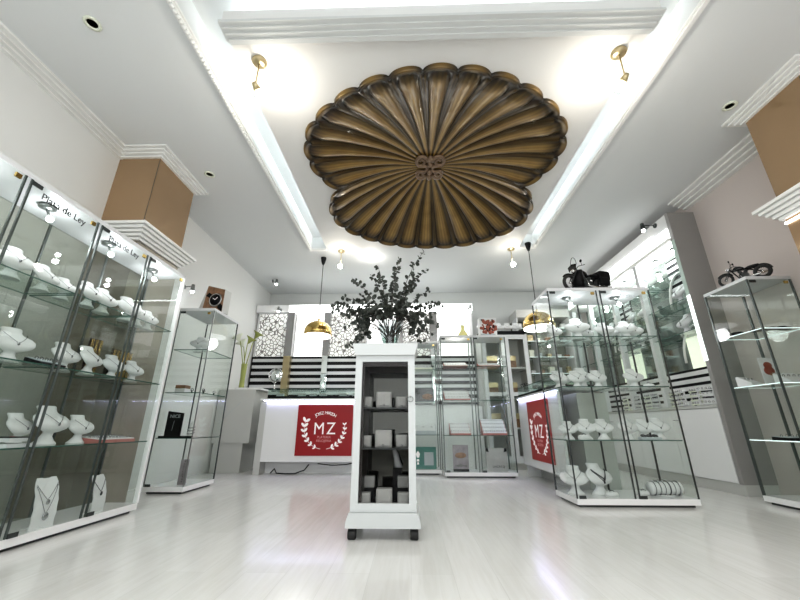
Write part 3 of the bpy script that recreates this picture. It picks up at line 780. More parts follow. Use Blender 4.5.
# flower print box on top of the back cabinet
t = thing('flower_print_box', 'box printed with terracotta flowers on top of back cabinet', 'box', (1.2, 5.32, 1.90), .06)
MB().rbox(-.13, .13, 0, .12, 0, .30, .004).obj('box_body', 'bust', t)
q = MB()
for k in range(60):
    a = random.uniform(0, 2*PI); r = .115*math.sqrt(random.random())
    q.sphere((r*math.cos(a)*1.05, -.001, .17+r*math.sin(a)), random.uniform(.014, .028), 8, (1, .2, 1))
q.obj('flower_print', 'terracotta', t)
q = MB()
for k in range(16): q.sphere((random.uniform(-.1, .1), -.006, random.uniform(.08, .27)), .013, 6, (1, .2, 1))
q.obj('dark_flower_print', 'black', t)
MB().box(-.12, .10, -.002, 0, .015, .05).obj('caption_band', 'graytray', t)

# ------------------------------------------------------------------ white pedestal case on casters
def pedestal():
    t = thing('pedestal_display_case', 'white wooden pedestal display case on casters in room centre', 'display case', (-.165, 2.45, 0))
    W_, D = .40, .38
    hw = W_/2
    # base, flared skirt
    MB().prism([(-.225, .065), (.225, .065), (.222, .10), (.206, .145), (-.206, .145), (-.222, .10)], -.02, D+.02, 'y').obj('flared_base', 'plinthw', t)
    f = MB()
    f.box(-hw, -hw+.045, 0, .03, .145, 1.09).box(hw-.045, hw, 0, .03, .145, 1.09).box(-hw+.045, hw-.045, 0, .03, .145, .192).box(-hw+.045, hw-.045, 0, .03, 1.048, 1.09)
    f.obj('front_frame', 'plinthw', t)
    MB().box(-hw+.005, hw-.005, -.006, 0, .150, .158).obj('frame_moulding', 'plinthw', t)
    b = MB().box(-hw, -hw+.015, .03, D, .145, 1.09).box(hw-.015, hw, .03, D, .145, 1.09)
    b.obj('side_panel', 'plinthw', t)
    MB().box(-hw+.015, hw-.015, D-.015, D, .145, 1.09).obj('back_panel', 'plinthw', t)
    MB().box(-hw+.016, -hw+.06, .03, D-.015, .15, 1.09).box(hw-.025, hw-.016, .03, D-.015, .15, 1.09).box(-hw+.06, hw-.02, .032, D-.02, 1.02, 1.089).obj('lining', 'wooddark', t)
    MB().box(-hw+.06, hw-.025, D-.022, D-.016, .17, 1.02).obj('mirror_back', 'darkmirror', t)
    MB().box(-hw+.015, hw-.015, .03, D-.015, .145, .165).obj('case_floor', 'black', t)
    # cornice
    MB().prism([(-.202, 1.09), (.202, 1.09), (.204, 1.10), (.222, 1.155), (.222, 1.17), (-.222, 1.17), (-.222, 1.155), (-.204, 1.10)], -.022, D+.022, 'y').obj('cornice', 'plinthw', t)
    d = MB().box(-hw+.045, hw-.045, .012, .016, .192, 1.048).obj('glass_door', 'doorglass', t)
    k = MB().torus((hw-.03, -.012, .80), .017, .003, Matrix.Rotation(PI/2, 3, 'X'), 20, 6).sphere((hw-.03, -.006, .816), .006).obj('ring_pull', 'steel', d)
    for z in (.50, .75): MB().box(-hw+.016, hw-.016, .04, D-.03, z-.008, z).obj('shelf', 'dark', t)
    for x in (-.185, .185):
        for y in (.02, D-.02):
            c = MB().lathe([(0, -.024), (.026, -.024), (.029, -.018), (.029, .018), (.026, .024), (0, .024)], (x, y, .029), 20, Matrix.Rotation(PI/2, 3, 'Y')).box(x-.02, x+.02, y-.015, y+.015, .045, .066)
            c.obj('caster', 'rubber', t)
    return t
pedestal()
def watch_cushion(label, loc, s, tall=False):
    t = thing('watch_cushion', label, 'watch box', loc, 0, 'square watch boxes in the pedestal case')
    MB().rbox(-s/2, s/2, 0, s*.7, 0, s, .006).obj('box_body', 'cushion', t)
    MB().rbox(-s*.42, s*.42, -.006, .004, s*.1, s*.9, .004).obj('padded_face', 'graytray' if tall else 'cushion', t)
    MB().torus((0, -.008, s*.15), .006, .002, Matrix.Rotation(PI/2, 3, 'X'), 12, 5).obj('clasp', 'silver', t)
for i, (x, y, z, s, lab) in enumerate((
    (-.295, 2.55, .75, .075, 'left grey watch box on upper shelf of pedestal case'), (-.175, 2.52, .75, .105, 'large centre grey watch box on upper shelf of pedestal case'), (-.055, 2.55, .75, .075, 'right grey watch box on upper shelf of pedestal case'),
    (-.295, 2.55, .50, .075, 'left grey watch box on lower shelf of pedestal case'), (-.175, 2.52, .50, .11, 'large centre grey watch box on lower shelf of pedestal case'), (-.055, 2.55, .50, .08, 'right grey watch box on lower shelf of pedestal case'),
    (-.29, 2.52, .165, .075, 'front left grey box on floor of pedestal case'), (-.165, 2.50, .165, .10, 'front centre grey box on floor of pedestal case'), (-.045, 2.52, .165, .075, 'front right grey box on floor of pedestal case'))):
    watch_cushion(lab, (x, y, z), s)
for x, y, lab in ((-.275, 2.64, 'raised grey box at back left of pedestal case floor'), (-.05, 2.64, 'raised grey box at back right of pedestal case floor')):
    t = thing('raised_watch_box', lab, 'watch box', (x, y, .165))
    MB().box(-.035, .035, 0, .08, 0, .085).obj('black_riser', 'black', t)
    MB().rbox(-.036, .036, 0, .07, .085, .155, .006).obj('box_body', 'cushion', t)
t = thing('white_statuette', 'small white curved statuette at back of pedestal case', 'figurine', (-.09, 2.70, .165))
MB().box(-.03, .03, 0, .06, 0, .2).obj('riser', 'black', t)
MB().loft([(.01, .03, .2, .03, .02), (.0, .03, .24, .022, .018), (-.012, .03, .29, .02, .016), (-.03, .03, .33, .008, .01)], 14).obj('figure', 'bust', t)

# crystal vase and eucalyptus
VX, VY, VZ = -.145, 2.63, 1.17
t = thing('crystal_vase', 'cut crystal vase holding the eucalyptus on the pedestal case', 'vase', (VX, VY, VZ))
prof = [(.055, 0), (.06, .006), (.056, .02), (.062, .06), (.075, .12), (.088, .17), (.094, .20), (.088, .20), (.07, .12), (.055, .06), (.04, .03), (0, .025)]
b = MB().lathe(prof, seg=28)
for i, v in enumerate(b.bm.verts):
    a = math.atan2(v.co.y, v.co.x); k = 1+.05*math.sin(a*14)
    v.co.x *= k; v.co.y *= k
b.obj('vase_body', 'crystal', t)
MB().lathe([(0, .026), (.04, .031), (.054, .06), (.06, .08), (0, .08)], seg=20).obj('water', 'glassgreen', t)

def plant():
    rnd = random.Random(11)
    t = thing('eucalyptus_bouquet', 'bushy dark eucalyptus bouquet spreading from the crystal vase', 'plant', (VX, VY, VZ))
    stems = MB(); leaves = MB()
    targets = [(-.45, .0, .36), (-.43, -.05, .29), (-.38, .05, .44), (-.30, -.04, .56), (-.24, .04, .44), (-.34, -.02, .18), (-.30, -.05, .0), (-.25, .0, .22), (-.22, -.08, .08),
               (-.10, -.03, .66), (-.15, .03, .60), (.03, .04, .60), (.07, -.03, .72), (.27, .0, .80), (.30, .03, .66), (.20, -.04, .50), (.30, .0, .46), (.35, .05, .38),
               (.40, .0, .34), (.36, -.04, .26), (.32, .0, .12), (.25, .04, .06), (.38, -.02, .18), (.10, .0, .40), (-.04, -.05, .40), (-.12, .02, .32), (.16, -.06, .32),
               (-.26, .1, .34), (.24, .12, .30), (0, -.14, .30), (-.10, .16, .32), (.14, .16, .34), (-.20, -.12, .28), (.22, -.12, .24), (-.26, -.06, .12), (.1, -.1, .24), (-.33, 0, .33), (.19, .02, .58)]
    for (tx, ty, tz) in targets:
        L = 14; p0 = Vector((rnd.uniform(-.03, .03), rnd.uniform(-.03, .03), .05))
        p3 = Vector((tx, ty, tz)); mid = Vector((tx*.28, ty*.3, max(.22, tz*.62+.06)))
        pts = []
        for k in range(L+1):
            u = k/L; pts.append(p0*(1-u)**2+mid*2*u*(1-u)+p3*u*u)
        stems.tube(pts, [.004-.0028*k/L for k in range(L+1)], 5)
        for k in range(4, 2*L+1):
            u = k/(2*L); p = p0*(1-u)**2+mid*2*u*(1-u)+p3*u*u
            if (p.z < .25 and abs(p.x) < .15) or rnd.random() < .12: continue
            d = (p3-p).normalized() if k < 2*L else (p3-mid).normalized()
            for sgn in (-1, 1):
                side = d.cross(Vector((rnd.uniform(-1, 1), rnd.uniform(-1, 1), rnd.uniform(-1, 1)))).normalized()
                n = (side.cross(d)+Vector((rnd.uniform(-.6, .6),)*3)).normalized()
                sz = rnd.uniform(.013, .024)*(1.15-.4*u)
                c = p+side*sz*1.1
                a = side; b_ = n.cross(a).normalized()
                vs = []
                for q in range(7):
                    an = 2*PI*q/7
                    vs.append(leaves.bm.verts.new(c+a*math.cos(an)*sz*1.15+b_*math.sin(an)*sz*.85+n*(.18*sz*math.cos(an*2))))
                leaves.bm.faces.new(vs)
    stems.obj('stems', 'stem', t); leaves.obj('foliage', 'leaf', t)
plant()

# ------------------------------------------------------------------ counters with red signs
def sign(label, loc, rz, w_, h, board):
    t = thing('red_shop_sign', label, 'sign', loc, rz, 'red signs on the counter fronts')
    MB().box(-w_/2, w_/2, 0, .012, 0, h).obj('sign_board', board, t)
    k = w_/.84
    def tx(s, size, x, z, m='print', ry=0): text_part(s, size*k, m, t, (x*k, -.002, z*k), (PI/2, ry, 0))
    cz = .40
    for ch, dx in (('M', -.082), ('Z', .098)):
        o = text_part(ch, .22*k, 'print', t, (dx*k, -.002, .37*k), (PI/2, 0, 0), name='letter'); o.scale = (1, 1.1, 1)
    tx('PLATERIA', .048, 0, .255, 'pinkprint'); tx('RELOJERIA', .048, 0, .205, 'pinkprint')
    s = 'JOYEZ MARZON'; n = len(s)
    # arched title: each letter set on a circle
    lm = MB(); R = .30
    letters = []
    for i, ch in enumerate(s):
        if ch == ' ': continue
        a = (i-(n-1)/2)*.092
        o = text_part(ch, .062*k, 'print', t, (R*math.sin(a)*k, -.002, (.30+R*math.cos(a))*k), (0, 0, 0))
        o.rotation_euler = (Matrix.Rotation(a, 3, 'Y') @ Matrix.Rotation(PI/2, 3, 'X')).to_euler()
        letters.append(o)
    # merge the arched letters into a single lettering mesh
    bm = bmesh.new()
    for o in letters:
        t2 = o.data.copy(); t2.transform(o.matrix_basis); bm.from_mesh(t2)
        bpy.data.objects.remove(o)
    me = bpy.data.meshes.new('arched_lettering'); bm.to_mesh(me); bm.free(); me.materials.append(M['print'])
    o = bpy.data.objects.new('arched_lettering', me); C.objects.link(o); o.parent = t
    # laurel wreath
    for sx in (-1, 1):
        lw = MB(); cnt = 8
        R2 = .305; c0 = (0, .37)
        pts = []
        for q in range(17):
            a = -PI/2+sx*(.15+(1.75 if sx < 0 else 1.6)*q/16)
            pts.append(((c0[0]+R2*1.0*math.cos(a))*k, -.004, (c0[1]+R2*.98*math.sin(a)+.02)*k))
        lw.tube(pts, .0035*k, 5)
        for q in range(1, cnt):
            a = -PI/2+sx*(.15+(1.7 if sx < 0 else 1.55)*q/(cnt-1))
            px_, pz_ = c0[0]+R2*math.cos(a), c0[1]+R2*.98*math.sin(a)+.02
            tang = a+sx*PI/2
            grow = (.7+.7*q/cnt) if sx < 0 else (1.0-.35*q/cnt)
            for sd in (-1, 1):
                an = tang+sd*.72; ln = .058*grow; wd = .0155*grow
                ux, uz = math.cos(an), math.sin(an); vx, vz = -uz, ux
                pp = []
                for j in range(10):
                    th = 2*PI*j/10; l = ln*(.55+.5*math.cos(th)); v = wd*math.sin(th)
                    pp.append(((px_+ux*l+vx*v)*k, (pz_+uz*l+vz*v)*k))
                lw.prism(pp, -.004, -.001, 'y')
        lw.obj('laurel_branch', 'print', t)
    return t

def counter_left():
    t = thing('shop_counter', 'white shop counter with red sign at the back left', 'counter', (-2.1, 5.44, 0), 0, 'white counters')
    MB().box(-.0, 1.95, 0, .03, .165, .985).obj('front_panel', 'white', t)
    MB().box(-.09, 0, .005, .5, 0, .965).obj('end_support', 'offwhite', t)
    MB().box(1.87, 1.95, .04, .5, 0, .965).obj('end_support', 'offwhite', t)
    MB().box(0, 1.87, .22, .5, 0, .965).obj('body', 'white', t)
    MB().box(-.09, 1.97, -.02, .5, .995, 1.02).obj('countertop', 'white', t)
    MB().box(-.05, 1.95, .004, .02, .986, .994).obj('led_strip', 'led', t)
    return t
counter_left()
area((-1.15, 5.425, .98), (0, 0, 0), 1.9, .01, 1.6, (.55, .55, 1))
sign('red square sign with white laurel and initials on left counter', (-1.22, 5.425, .245), 0, .80, .685, 'red')
def counter_right():
    t = thing('shop_counter', 'white shop counter with red sign behind the right glass cabinet', 'counter', (1.55, 5.4, 0), -PI/2, 'white counters')
    # local x runs towards the camera, local y away to the right
    MB().box(0, 1.45, 0, .03, .15, .985).obj('front_panel', 'white', t)
    MB().box(0, .04, .03, .5, 0, .965).obj('end_support', 'white', t)
    MB().box(.04, 1.45, .2, .5, 0, .965).obj('body', 'offwhite', t)
    MB().box(-.02, 1.47, -.02, .5, .995, 1.02).obj('countertop', 'white', t)
    MB().box(0, 1.45, .002, .018, .986, .994).obj('led_strip', 'led', t)
counter_right()
area((1.535, 4.65, .98), (0, 0, 0), .01, 1.4, 1.3, (.6, .58, 1))
sign('red sign with white laurel and initials on right counter', (1.535, 4.60, .245), -PI/2, .74, .685, 'red2')

def counter_case(label, loc, rz, L, D, H=.14):
    t = thing('countertop_glass_case', label, 'glass case', loc, rz)
    MB().box(0, L, 0, D, 0, .035).obj('case_floor', 'black', t)
    MB().box(0, L, 0, .006, .035, H-.006).box(0, L, D-.006, D, .035, H-.006).box(0, .006, .006, D-.006, .035, H-.006).box(L-.006, L, .006, D-.006, .035, H-.006).obj('glass_wall', 'glassshelf', t)
    MB().box(0, L, 0, D, H-.006, H, 'z').obj('glass_top', ['glassshelf', 'edge'], t)
    return t
counter_case('low glass case on top of the left counter', (-2.1, 5.44, 1.02), 0, 1.9, .42)
counter_case('low glass case on top of the right counter', (1.56, 5.38, 1.02), -PI/2, 1.4, .42, .13)
for i, x in enumerate((-1.95, -1.62, -1.45, -1.3, -1.0, -.8)):
    small_box('%s small grey jewellery box from left inside left counter case' % ORD[i], (x, 5.55, 1.055), (.10, .08, .045), 'graytray', 'cushion', group='boxes in the left counter case')
# round table mirror
t = thing('table_mirror', 'round silver table mirror on the left counter', 'mirror', (-2.12, 5.72, 1.16))
MB().lathe([(.06, 0), (.06, .008), (.015, .015), (.008, .05), (.008, .13), (0, .13)], seg=20).obj('stand', 'chrome', t)
rot = Matrix.Rotation(PI/2-.1, 3, 'X')
MB().torus((0, 0, .24), .105, .008, rot, 30, 7).tube([(-.06, 0, .15), (0, 0, .11), (.06, 0, .15)], .005).obj('rim', 'chrome', t)
MB().lathe([(0, -.003), (.1, -.003), (.1, .003), (0, .003)], (0, 0, .24), 28, rot).obj('mirror_disc', 'mirror', t)
# brooch-like sunglasses on the right counter case
for i, (yy) in enumerate((5.30, 5.22, 5.12)):
    t = thing('black_bow_brooch', '%s black looped brooch on glass case of right counter' % ORD[i], 'brooch', (1.62, yy, 1.15), .5, 'black brooches on the right counter')
    MB().torus((-.02, 0, .03), .022, .004, Matrix.Rotation(1.2, 3, 'X'), 14, 5).torus((.02, 0, .026), .018, .004, Matrix.Rotation(1.2, 3, 'X'), 14, 5).obj('loop', 'black', t)

# cable under the left counter
mb = MB().tube([(-1.98, 5.56, .01), (-1.92, 5.54, .07), (-1.88, 5.52, .015), (-1.75, 5.5, .01), (-1.62, 5.52, .01), (-1.5, 5.56, .05), (-1.45, 5.6, .12)], .008)
tag(mb.obj('power_cable', 'black'), 'black power cable lying under the left counter', 'cable')
mb = MB().tube([(-1.3, 5.5, .14), (-1.1, 5.48, .12), (-.9, 5.48, .13), (-.8, 5.5, .15)], .006)
tag(mb.obj('power_cable', 'black'), 'thin black cable sagging beneath the red sign, left counter', 'cable')

# stone-white cube pedestal with lilies
t = thing('stacked_box_pedestal', 'grey white two-tier pedestal cabinet against left wall', 'pedestal', (-2.93, 5.62, 0))
MB().box(.02, .46, .03, .5, 0, .40).obj('lower_box', 'offwhite', t)
MB().box(0, .56, 0, .52, .40, 1.17).obj('upper_box', 'offwhite', t)
MB().box(.22, .62, .02, .5, 1.17, 1.20).obj('top_board', 'white', t)
MB().prism([(.05, .66), (.056, .66), (.36, .98), (.354, .98)], -.001, 0, 'y').obj('reflection_line', 'graytray', t)  # diagonal reflection painted on as a thin grey strip
t = thing('lily_vase', 'slim green vase of white calla lilies on the stacked pedestal', 'flower vase', (-2.68, 5.8, 1.17))
MB().lathe([(.05, 0), (.052, .01), (.04, .03), (.036, .2), (.046, .42), (.043, .42), (.033, .2), (.035, .04), (0, .035)], seg=20).obj('vase_body', 'lilyg', t)
for i, (dx, dy, h, mm) in enumerate(((-.13, 0, .80, 'lilyw'), (.10, .02, .86, 'lilyg'), (.02, -.04, .76, 'lilyg'), (-.08, .05, .72, 'lilyw'))):
    MB().tube([(0, 0, .05), (dx*.2, dy, h*.5), (dx*.7, dy, h*.85), (dx, dy, h)], .007, 6).obj('stem', 'lilyg', t)
    b = MB().lathe([(.004, 0), (.02, .03), (.045, .08), (.10, .12), (.095, .122), (.04, .085), (.015, .03)], (dx, dy, h-.02), 18, Matrix.Rotation(.5*(1 if dx > 0 else -1), 3, 'Y'), .6)
    b.obj('bloom', mm, t)

# ------------------------------------------------------------------ back display wall
YW = 6.6
t = thing('display_wall_unit', 'white back display wall with pebble screens, lightboxes and black stripes', 'display wall', (0, YW, 0))
X0, X1 = -2.93, 1.2
MB().box(X0, X1, .04, .5, 0, 2.82).obj('carcass', 'white', t)
MB().box(X0, X1, -.4, .04, 0, .95).obj('base_cabinet', 'lilyw0', t) if 'lilyw0' in M else MB().box(X0, X1, -.35, .04, 0, .95).obj('base_cabinet', 'white', t)
MB().box(X0, -2.3, -.08, .04, 2.70, 2.84).obj('fascia', 'white', t)
MB().box(-2.3, X1, -.08, .04, 2.70, 2.84).obj('lit_fascia', 'lightbox', t)
MB().box(X0, X1, .01, .04, 1.0, 1.855).obj('stripe_backing', 'black', t)
for k in range(7):
    z = 1.79-.118*k
    MB().box(X0+.02, X1, .002, .012, z-.03, z+.026).obj('white_slat', 'basetop', t)
pn = [(-2.87, -2.31, 'p'), (-2.15, -1.60, 'l'), (-1.48, -.93, 'p'), (-.78, -.25, 'l'), (-.12, .38, 'p'), (.52, 1.12, 'l')]
for a, b, k in pn:
    MB().box(a, b, .0, .03, 1.86, 2.68).obj('pebble_screen' if k == 'p' else 'lightbox_panel', 'pebble' if k == 'p' else 'lightbox', t)
M['postgrey'] = mat('grey mirror post', (.33, .33, .33), .2, .5, noise=.1, nscale=3)
for a, b in ((-2.31, -2.17), (-1.60, -1.48), (-.93, -.80), (-.25, -.13), (.38, .52)):
    p = MB().box(a, b, -.10, .03, 1.85, 2.68).obj('mirror_post', 'postgrey', t)
    MB().box(a+.01, b-.01, -.11, .0, 1.0, 1.85).obj('lower_post', 'paleb' if a < -2 else 'mirror', p)  # gold reflection in the first mirror post put in as brass colour
# pale green swirl on the first lightbox
q = MB().tube([(-2.03, -.004, 2.16), (-1.93, -.004, 2.12), (-1.78, -.004, 2.17), (-1.70, -.004, 2.25), (-1.80, -.004, 2.31), (-1.92, -.004, 2.33)], .008, 6)
M['palegreen'] = mat('pale green print', (.6, .8, .72), .5, emit=(.7, .95, .85), es=.6)
q.obj('printed_swirl', 'palegreen', t)
for x, lab in ((-2.46, 'small grey spotlight at left end of lit fascia'), (1.14, 'small grey spotlight at right end of lit fascia')):
    small_spot(x, 6.52, 2.74, lab, 0, -.12, 'y')
small_spot(-2.60, 6.3, ZC-.05, 'small silver ceiling spotlight in back left corner', .08, 0)
area((-.6, 6.42, 2.92), (0, 0, 0), 3.0, .08, 7, (.95, 1, 1))
# items standing on the back cabinets / top of glass cabinets
t = thing('yellow_bottle', 'pale yellow flask in front of right lightbox', 'bottle', (.83, 5.45, 1.90))
MB().lathe([(.05, 0), (.07, .02), (.075, .07), (.03, .14), (.025, .18), (.035, .2), (0, .2)], seg=20).obj('flask_body', 'yellow', t)
MB().lathe([(.03, .2), (.03, .225), (0, .23)], seg=16).obj('stopper', 'lilyw', t)
t = thing('grey_name_plate', 'small grey plate beside yellow flask on cabinet top', 'plate', (.94, 5.4, 1.90))
MB().prism([(0, 0), (.05, 0), (.03, .05)], -.08, .08, 'x').obj('plate_body', 'graytray', t)

# tall glazed cupboard to the right of the display wall
t = thing('glazed_cupboard', 'tall grey white glazed cupboard with black top near back right', 'cupboard', (1.22, 6.1, 0))
MB().box(0, .03, 0, .5, 0, 2.14).box(.77, .80, 0, .5, 0, 2.14).box(0, .8, .47, .5, 0, 2.14).obj('side_panel', 'offwhite', t)
MB().box(0, .8, -.01, .5, 2.14, 2.19).obj('top_board', 'black', t)
for a, b in ((.02, .40), (.41, .78)):
    f = MB().box(a, a+.06, -.03, 0, .1, 2.12).box(b-.06, b, -.03, 0, .1, 2.12).box(a+.06, b-.06, -.03, 0, 2.04, 2.12).box(a+.06, b-.06, -.03, 0, .1, .2).box(a+.06, b-.06, -.03, 0, 1.1, 1.16).obj('door', 'basetop', t)
    MB().box(a+.06, b-.06, -.018, -.012, 1.16, 2.04).box(a+.06, b-.06, -.018, -.012, .2, 1.1).obj('door_glass', 'glass', f)
    MB().tube([(b-.03, -.04, 1.0), (b-.03, -.04, 1.12)], .006).obj('handle', 'chrome', f)
for z in (.6, 1.1, 1.55): MB().box(.03, .77, .02, .47, z, z+.015).obj('shelf', 'white', t)
MB().box(.03, .77, .02, .47, 0, .1).obj('plinth_board', 'offwhite', t)
for i in range(5):
    x = 1.30+.15*i
    bust_thing('%s small white bust from left on black topped cupboard' % ORD[i], (x, 6.25, 2.19), 0, .95, pend=False, group='busts on the cupboard top')
for i, (x, z) in enumerate(((1.4, .615), (1.75, .615), (1.4, 1.115), (1.72, 1.115), (1.42, 1.565), (1.74, 1.565))):
    small_box('%s brown jewellery box inside the glazed cupboard' % ORD[i], (x, 6.3, z), (.18, .14, .22), 'photo', 'paleb', group='boxes in the glazed cupboard')

# back right shelving seen through the glass cabinet
M['backpanel'] = mat('mottled green grey panel', (.24, .25, .21), .25, .3, noise=.5, nscale=5)
t = thing('back_shelving_unit', 'green grey mirrored shelving full of boxes behind right counter', 'shelving', (2.05, 6.7, 0))
MB().box(0, 1.0, .3, .42, 0, 2.6).obj('mirror_back', 'backpanel', t)
MB().box(0, 1.0, -.05, .3, 0, .95).obj('base_cabinet', 'white', t)
MB().box(0, 1.0, -.05, .42, 2.6, 2.75).obj('fascia', 'offwhite', t)
for x in (0, .33, .66, .985): MB().box(x, x+.015, -.04, .3, .95, 2.6).obj('upright', 'basetop', t)
for z in (1.25, 1.55, 1.85, 2.15, 2.4): MB().box(.015, .985, 0, .3, z-.008, z, 'z').obj('shelf', ['glassshelf', 'edgeglint'], t)
k = 0
cm = ['bust', 'paleb', 'graytray', 'lilyw', 'photo']
shn = {.95: 'cabinet top', 1.25: 'lowest', 1.55: 'second', 1.85: 'third', 2.15: 'fourth', 2.4: 'top'}
for z in (.95, 1.25, 1.55, 1.85, 2.15, 2.4):
    for i in range(6):
        mm = cm[(k*3+i) % 5]; k += 1
        small_box('%s small box from left on %s shelf of back right shelving' % (ORD[i], shn[z]), (2.13+.165*i, 6.8+random.uniform(-.03, .03), z), (random.uniform(.06, .11), .08, random.uniform(.05, .14)), mm, group='small boxes on the back right shelves')
point((2.5, 6.5, 2.5), 4)

# ------------------------------------------------------------------ right wall unit
def right_unit():
    UX, UY0, UY1, UZ = 3.20, 3.93, 6.9, 3.13
    t = thing('wall_display_unit', 'tall grey wall unit with lit niches and white base cupboards, right', 'wall unit', (UX, UY0, 0))
    L = UY1-UY0; D = XR-UX
    MB().box(-.0, D, 0, .05, .1, 2.86).box(0, D, 0, .05, 2.87, UZ).box(.002, D, .002, .05, 2.86, 2.87).obj('end_panel', 'greypanel', t)
    MB().box(.01, D, .003, L, 0, .1).obj('plinth_board', 'offwhite', t)
    b = MB().box(.02, D, .05, L, .1, .82)
    b.obj('base_carcass', 'offwhite', t)
    n = 4
    for i in range(n):
        a = .06+(L-.06)*i/n; c = .06+(L-.06)*(i+1)/n-.006
        d = MB().box(0, .018, a, c, .105, .815).obj('door', 'white', t)
        MB().tube([(-.012, c-.12, .70), (-.012, c-.03, .70)], .004).obj('handle', 'chrome', d)
    MB().box(-.01, D, .05, L, .82, .85).obj('worktop', 'offwhite', t)
    # back of the niches
    MB().box(D-.02, D, .05, L, 1.30, 2.76).obj('mirror_back', 'nichemirror', t)
    MB().box(D-.022, D-.0, .05, L, .85, 1.30).obj('stripe_backing', 'black', t)
    for k in range(5): MB().box(D-.035, D-.02, .05, L, .88+.085*k, .93+.085*k).obj('white_slat', 'white', t)
    for a, b in ((.10, .62), (1.55, 2.1)):
        MB().box(D-.03, D-.02, a, b, 1.30, 1.68).obj('lightbox_panel', 'yellowbox', t)
    MB().box(-.006, -.0005, .0, .05, 1.30, 2.05).obj('light_pilaster', 'lightfascia', t)
    MB().box(-.006, -.0005, .0, .05, 2.05, 2.76).obj('glass_pilaster', 'palegreenglass', t)
    for y0 in (.10, 1.55):  # mirror reflection of the back wall stripes, built as solid panels
        b_ = MB().box(D-.032, D-.024, y0, y0+.52, 2.28, 2.72).obj('reflected_stripes', 'black', t)
        for k in range(5): MB().box(D-.038, D-.032, y0, y0+.52, 2.30+.088*k, 2.345+.088*k).obj('white_slat', 'basetop', b_)
    for y in (.80, 1.50, 2.25, L-.06):
        MB().box(.0, .07, y, y+.06, .85, 2.76).obj('upright', 'basetop', t)
    # light fascia
    MB().box(-.03, D, .05, L, 2.76, 2.80).obj('soffit_board', 'trim', t)
    MB().box(-.03, .0, .05, L, 2.80, 2.93).obj('lit_fascia', 'lightfascia', t)
    MB().box(-.05, -.0, .3, L, 2.93, 2.955).obj('light_rail', 'lightwhite', t)
    MB().box(0, D, .05, L, 2.80, UZ).obj('cornice', 'white', t)
    for z in (1.68, 2.05, 2.4):
        for y0, y1 in ((.06, .80), (.86, 1.5), (1.56, 2.25), (2.31, L-.06)):
            MB().box(.03, D-.03, y0, y1, z-.008, z, 'z').obj('shelf', ['glassshelf', 'edge'], t)
    for y in (.25, .6, 1.0, 1.35, 1.75, 2.1, 2.5):
        o = MB().lathe([(0, 2.76), (.03, 2.76), (.03, 2.73), (0, 2.73)], (.15, y, 0), 14).obj('niche_lamp', 'steel', t)
        MB().sphere((.15, y, 2.715), .03, 12).obj('bulb', 'coolbulb', o)
        point((UX+.15, UY0+y, 2.64), 1.2, (.96, 1, .97), .03)
    # arched white frame panels, standing in the first niches
    for y, z in ((.42, 1.28), (.42, 1.98), (1.9, 1.7)):
        q = MB(); pts = []
        for k in range(15):
            a = PI*k/14; pts.append((D-.05, y+.26*math.cos(a), z+.1+.42*math.sin(a)))
        q.tube(pts, .014, 6).obj('arched_trim', 'trim', t)
M['palegreenglass'] = mat('pale green glass strip', (.45, .55, .50), .15, noise=.1)
M['nichemirror'] = mat('niche mirror', (.42, .47, .44), .06, .8, noise=.25, nscale=3)
M['yellowbox'] = mat('warm lightbox', (.75, .8, .66), .4, emit=(.93, 1, .82), es=.35)
right_unit()
small_spot(3.09, 4.02, 3.0, 'black arm spotlight at near end of right wall unit fascia', -.16, .0, m='dark')
small_spot(-2.90, 4.25, 2.33, 'silver arm spotlight on left wall above narrow cabinet', .12, 0)
small_spot(3.09, 5.6, 2.98, 'small arm spotlight further along right wall unit fascia', -.12, .0, m='steel')

def grey_bust(label, loc, rz, sc=1.):
    bust_thing(label, loc, rz, sc, m='bustgrey', chains=2, group='busts in the right wall niches')
grey_bust('grey bust with pearl strands in nearest niche of right wall unit', (3.33, 4.28, 1.68), -PI/2, 1.2)
grey_bust('tall white bust in upper part of nearest niche, right wall unit', (3.33, 4.24, 2.05), -PI/2, 1.15)
for i, (y, z) in enumerate(((4.95, 1.68), (5.15, 1.68), (5.0, 2.05), (5.3, 2.05), (5.1, 2.4), (5.65, 1.68), (5.9, 2.05))):
    grey_bust('%s necklace bust counted from near end in farther right wall niches' % ORD[i], (3.34, y, z), -PI/2, 1.05)
def ring_rack(label, loc, rz, w_=.17, h=.16, warm=False):
    t = thing('ring_rack', label, 'ring rack', loc, rz, 'ladder ring racks on the right worktop')
    q = MB().box(-w_/2, -w_/2+.012, 0, .012, 0, h).box(w_/2-.012, w_/2, 0, .012, 0, h)
    for k in range(4): q.box(-w_/2, w_/2, -.01, .014, .01+h*.28*k, .022+h*.28*k)
    q.box(-w_/2, w_/2, .05, .06, 0, .02).box(-.006, .006, .012, .06, 0, .02)
    q.obj('ladder_frame', 'lilyw' if warm else 'bust', t)
    q = MB()
    for k in range(4):
        for c in range(4): q.torus((-w_/2+w_*(c+.7)/4.4, -.006, .034+h*.28*k), .009, .0025, Matrix.Rotation(PI/2, 3, 'X'), 8, 5)
    q.obj('rings', 'silver', t)
for i, (y, x) in enumerate(((4.12, 3.22), (4.30, 3.24), (4.48, 3.20), (4.66, 3.26), (4.98, 3.22), (5.16, 3.24), (5.36, 3.22), (5.66, 3.22))):
    ring_rack('%s white ladder ring rack from near end of right worktop' % ORD[i], (x, y, .85), -PI/2+random.uniform(-.2, .5), .16, .17, i % 2 == 1)
t = thing('white_earring_stand', 'white sloping earring stand at near end of right worktop', 'earring stand', (3.25, 4.02, .85), -PI/2)
MB().prism([(0, 0), (.1, 0), (.1, .22), (.07, .22)], -.045, .045, 'x').obj('stand_body', 'bust', t)
q = MB()
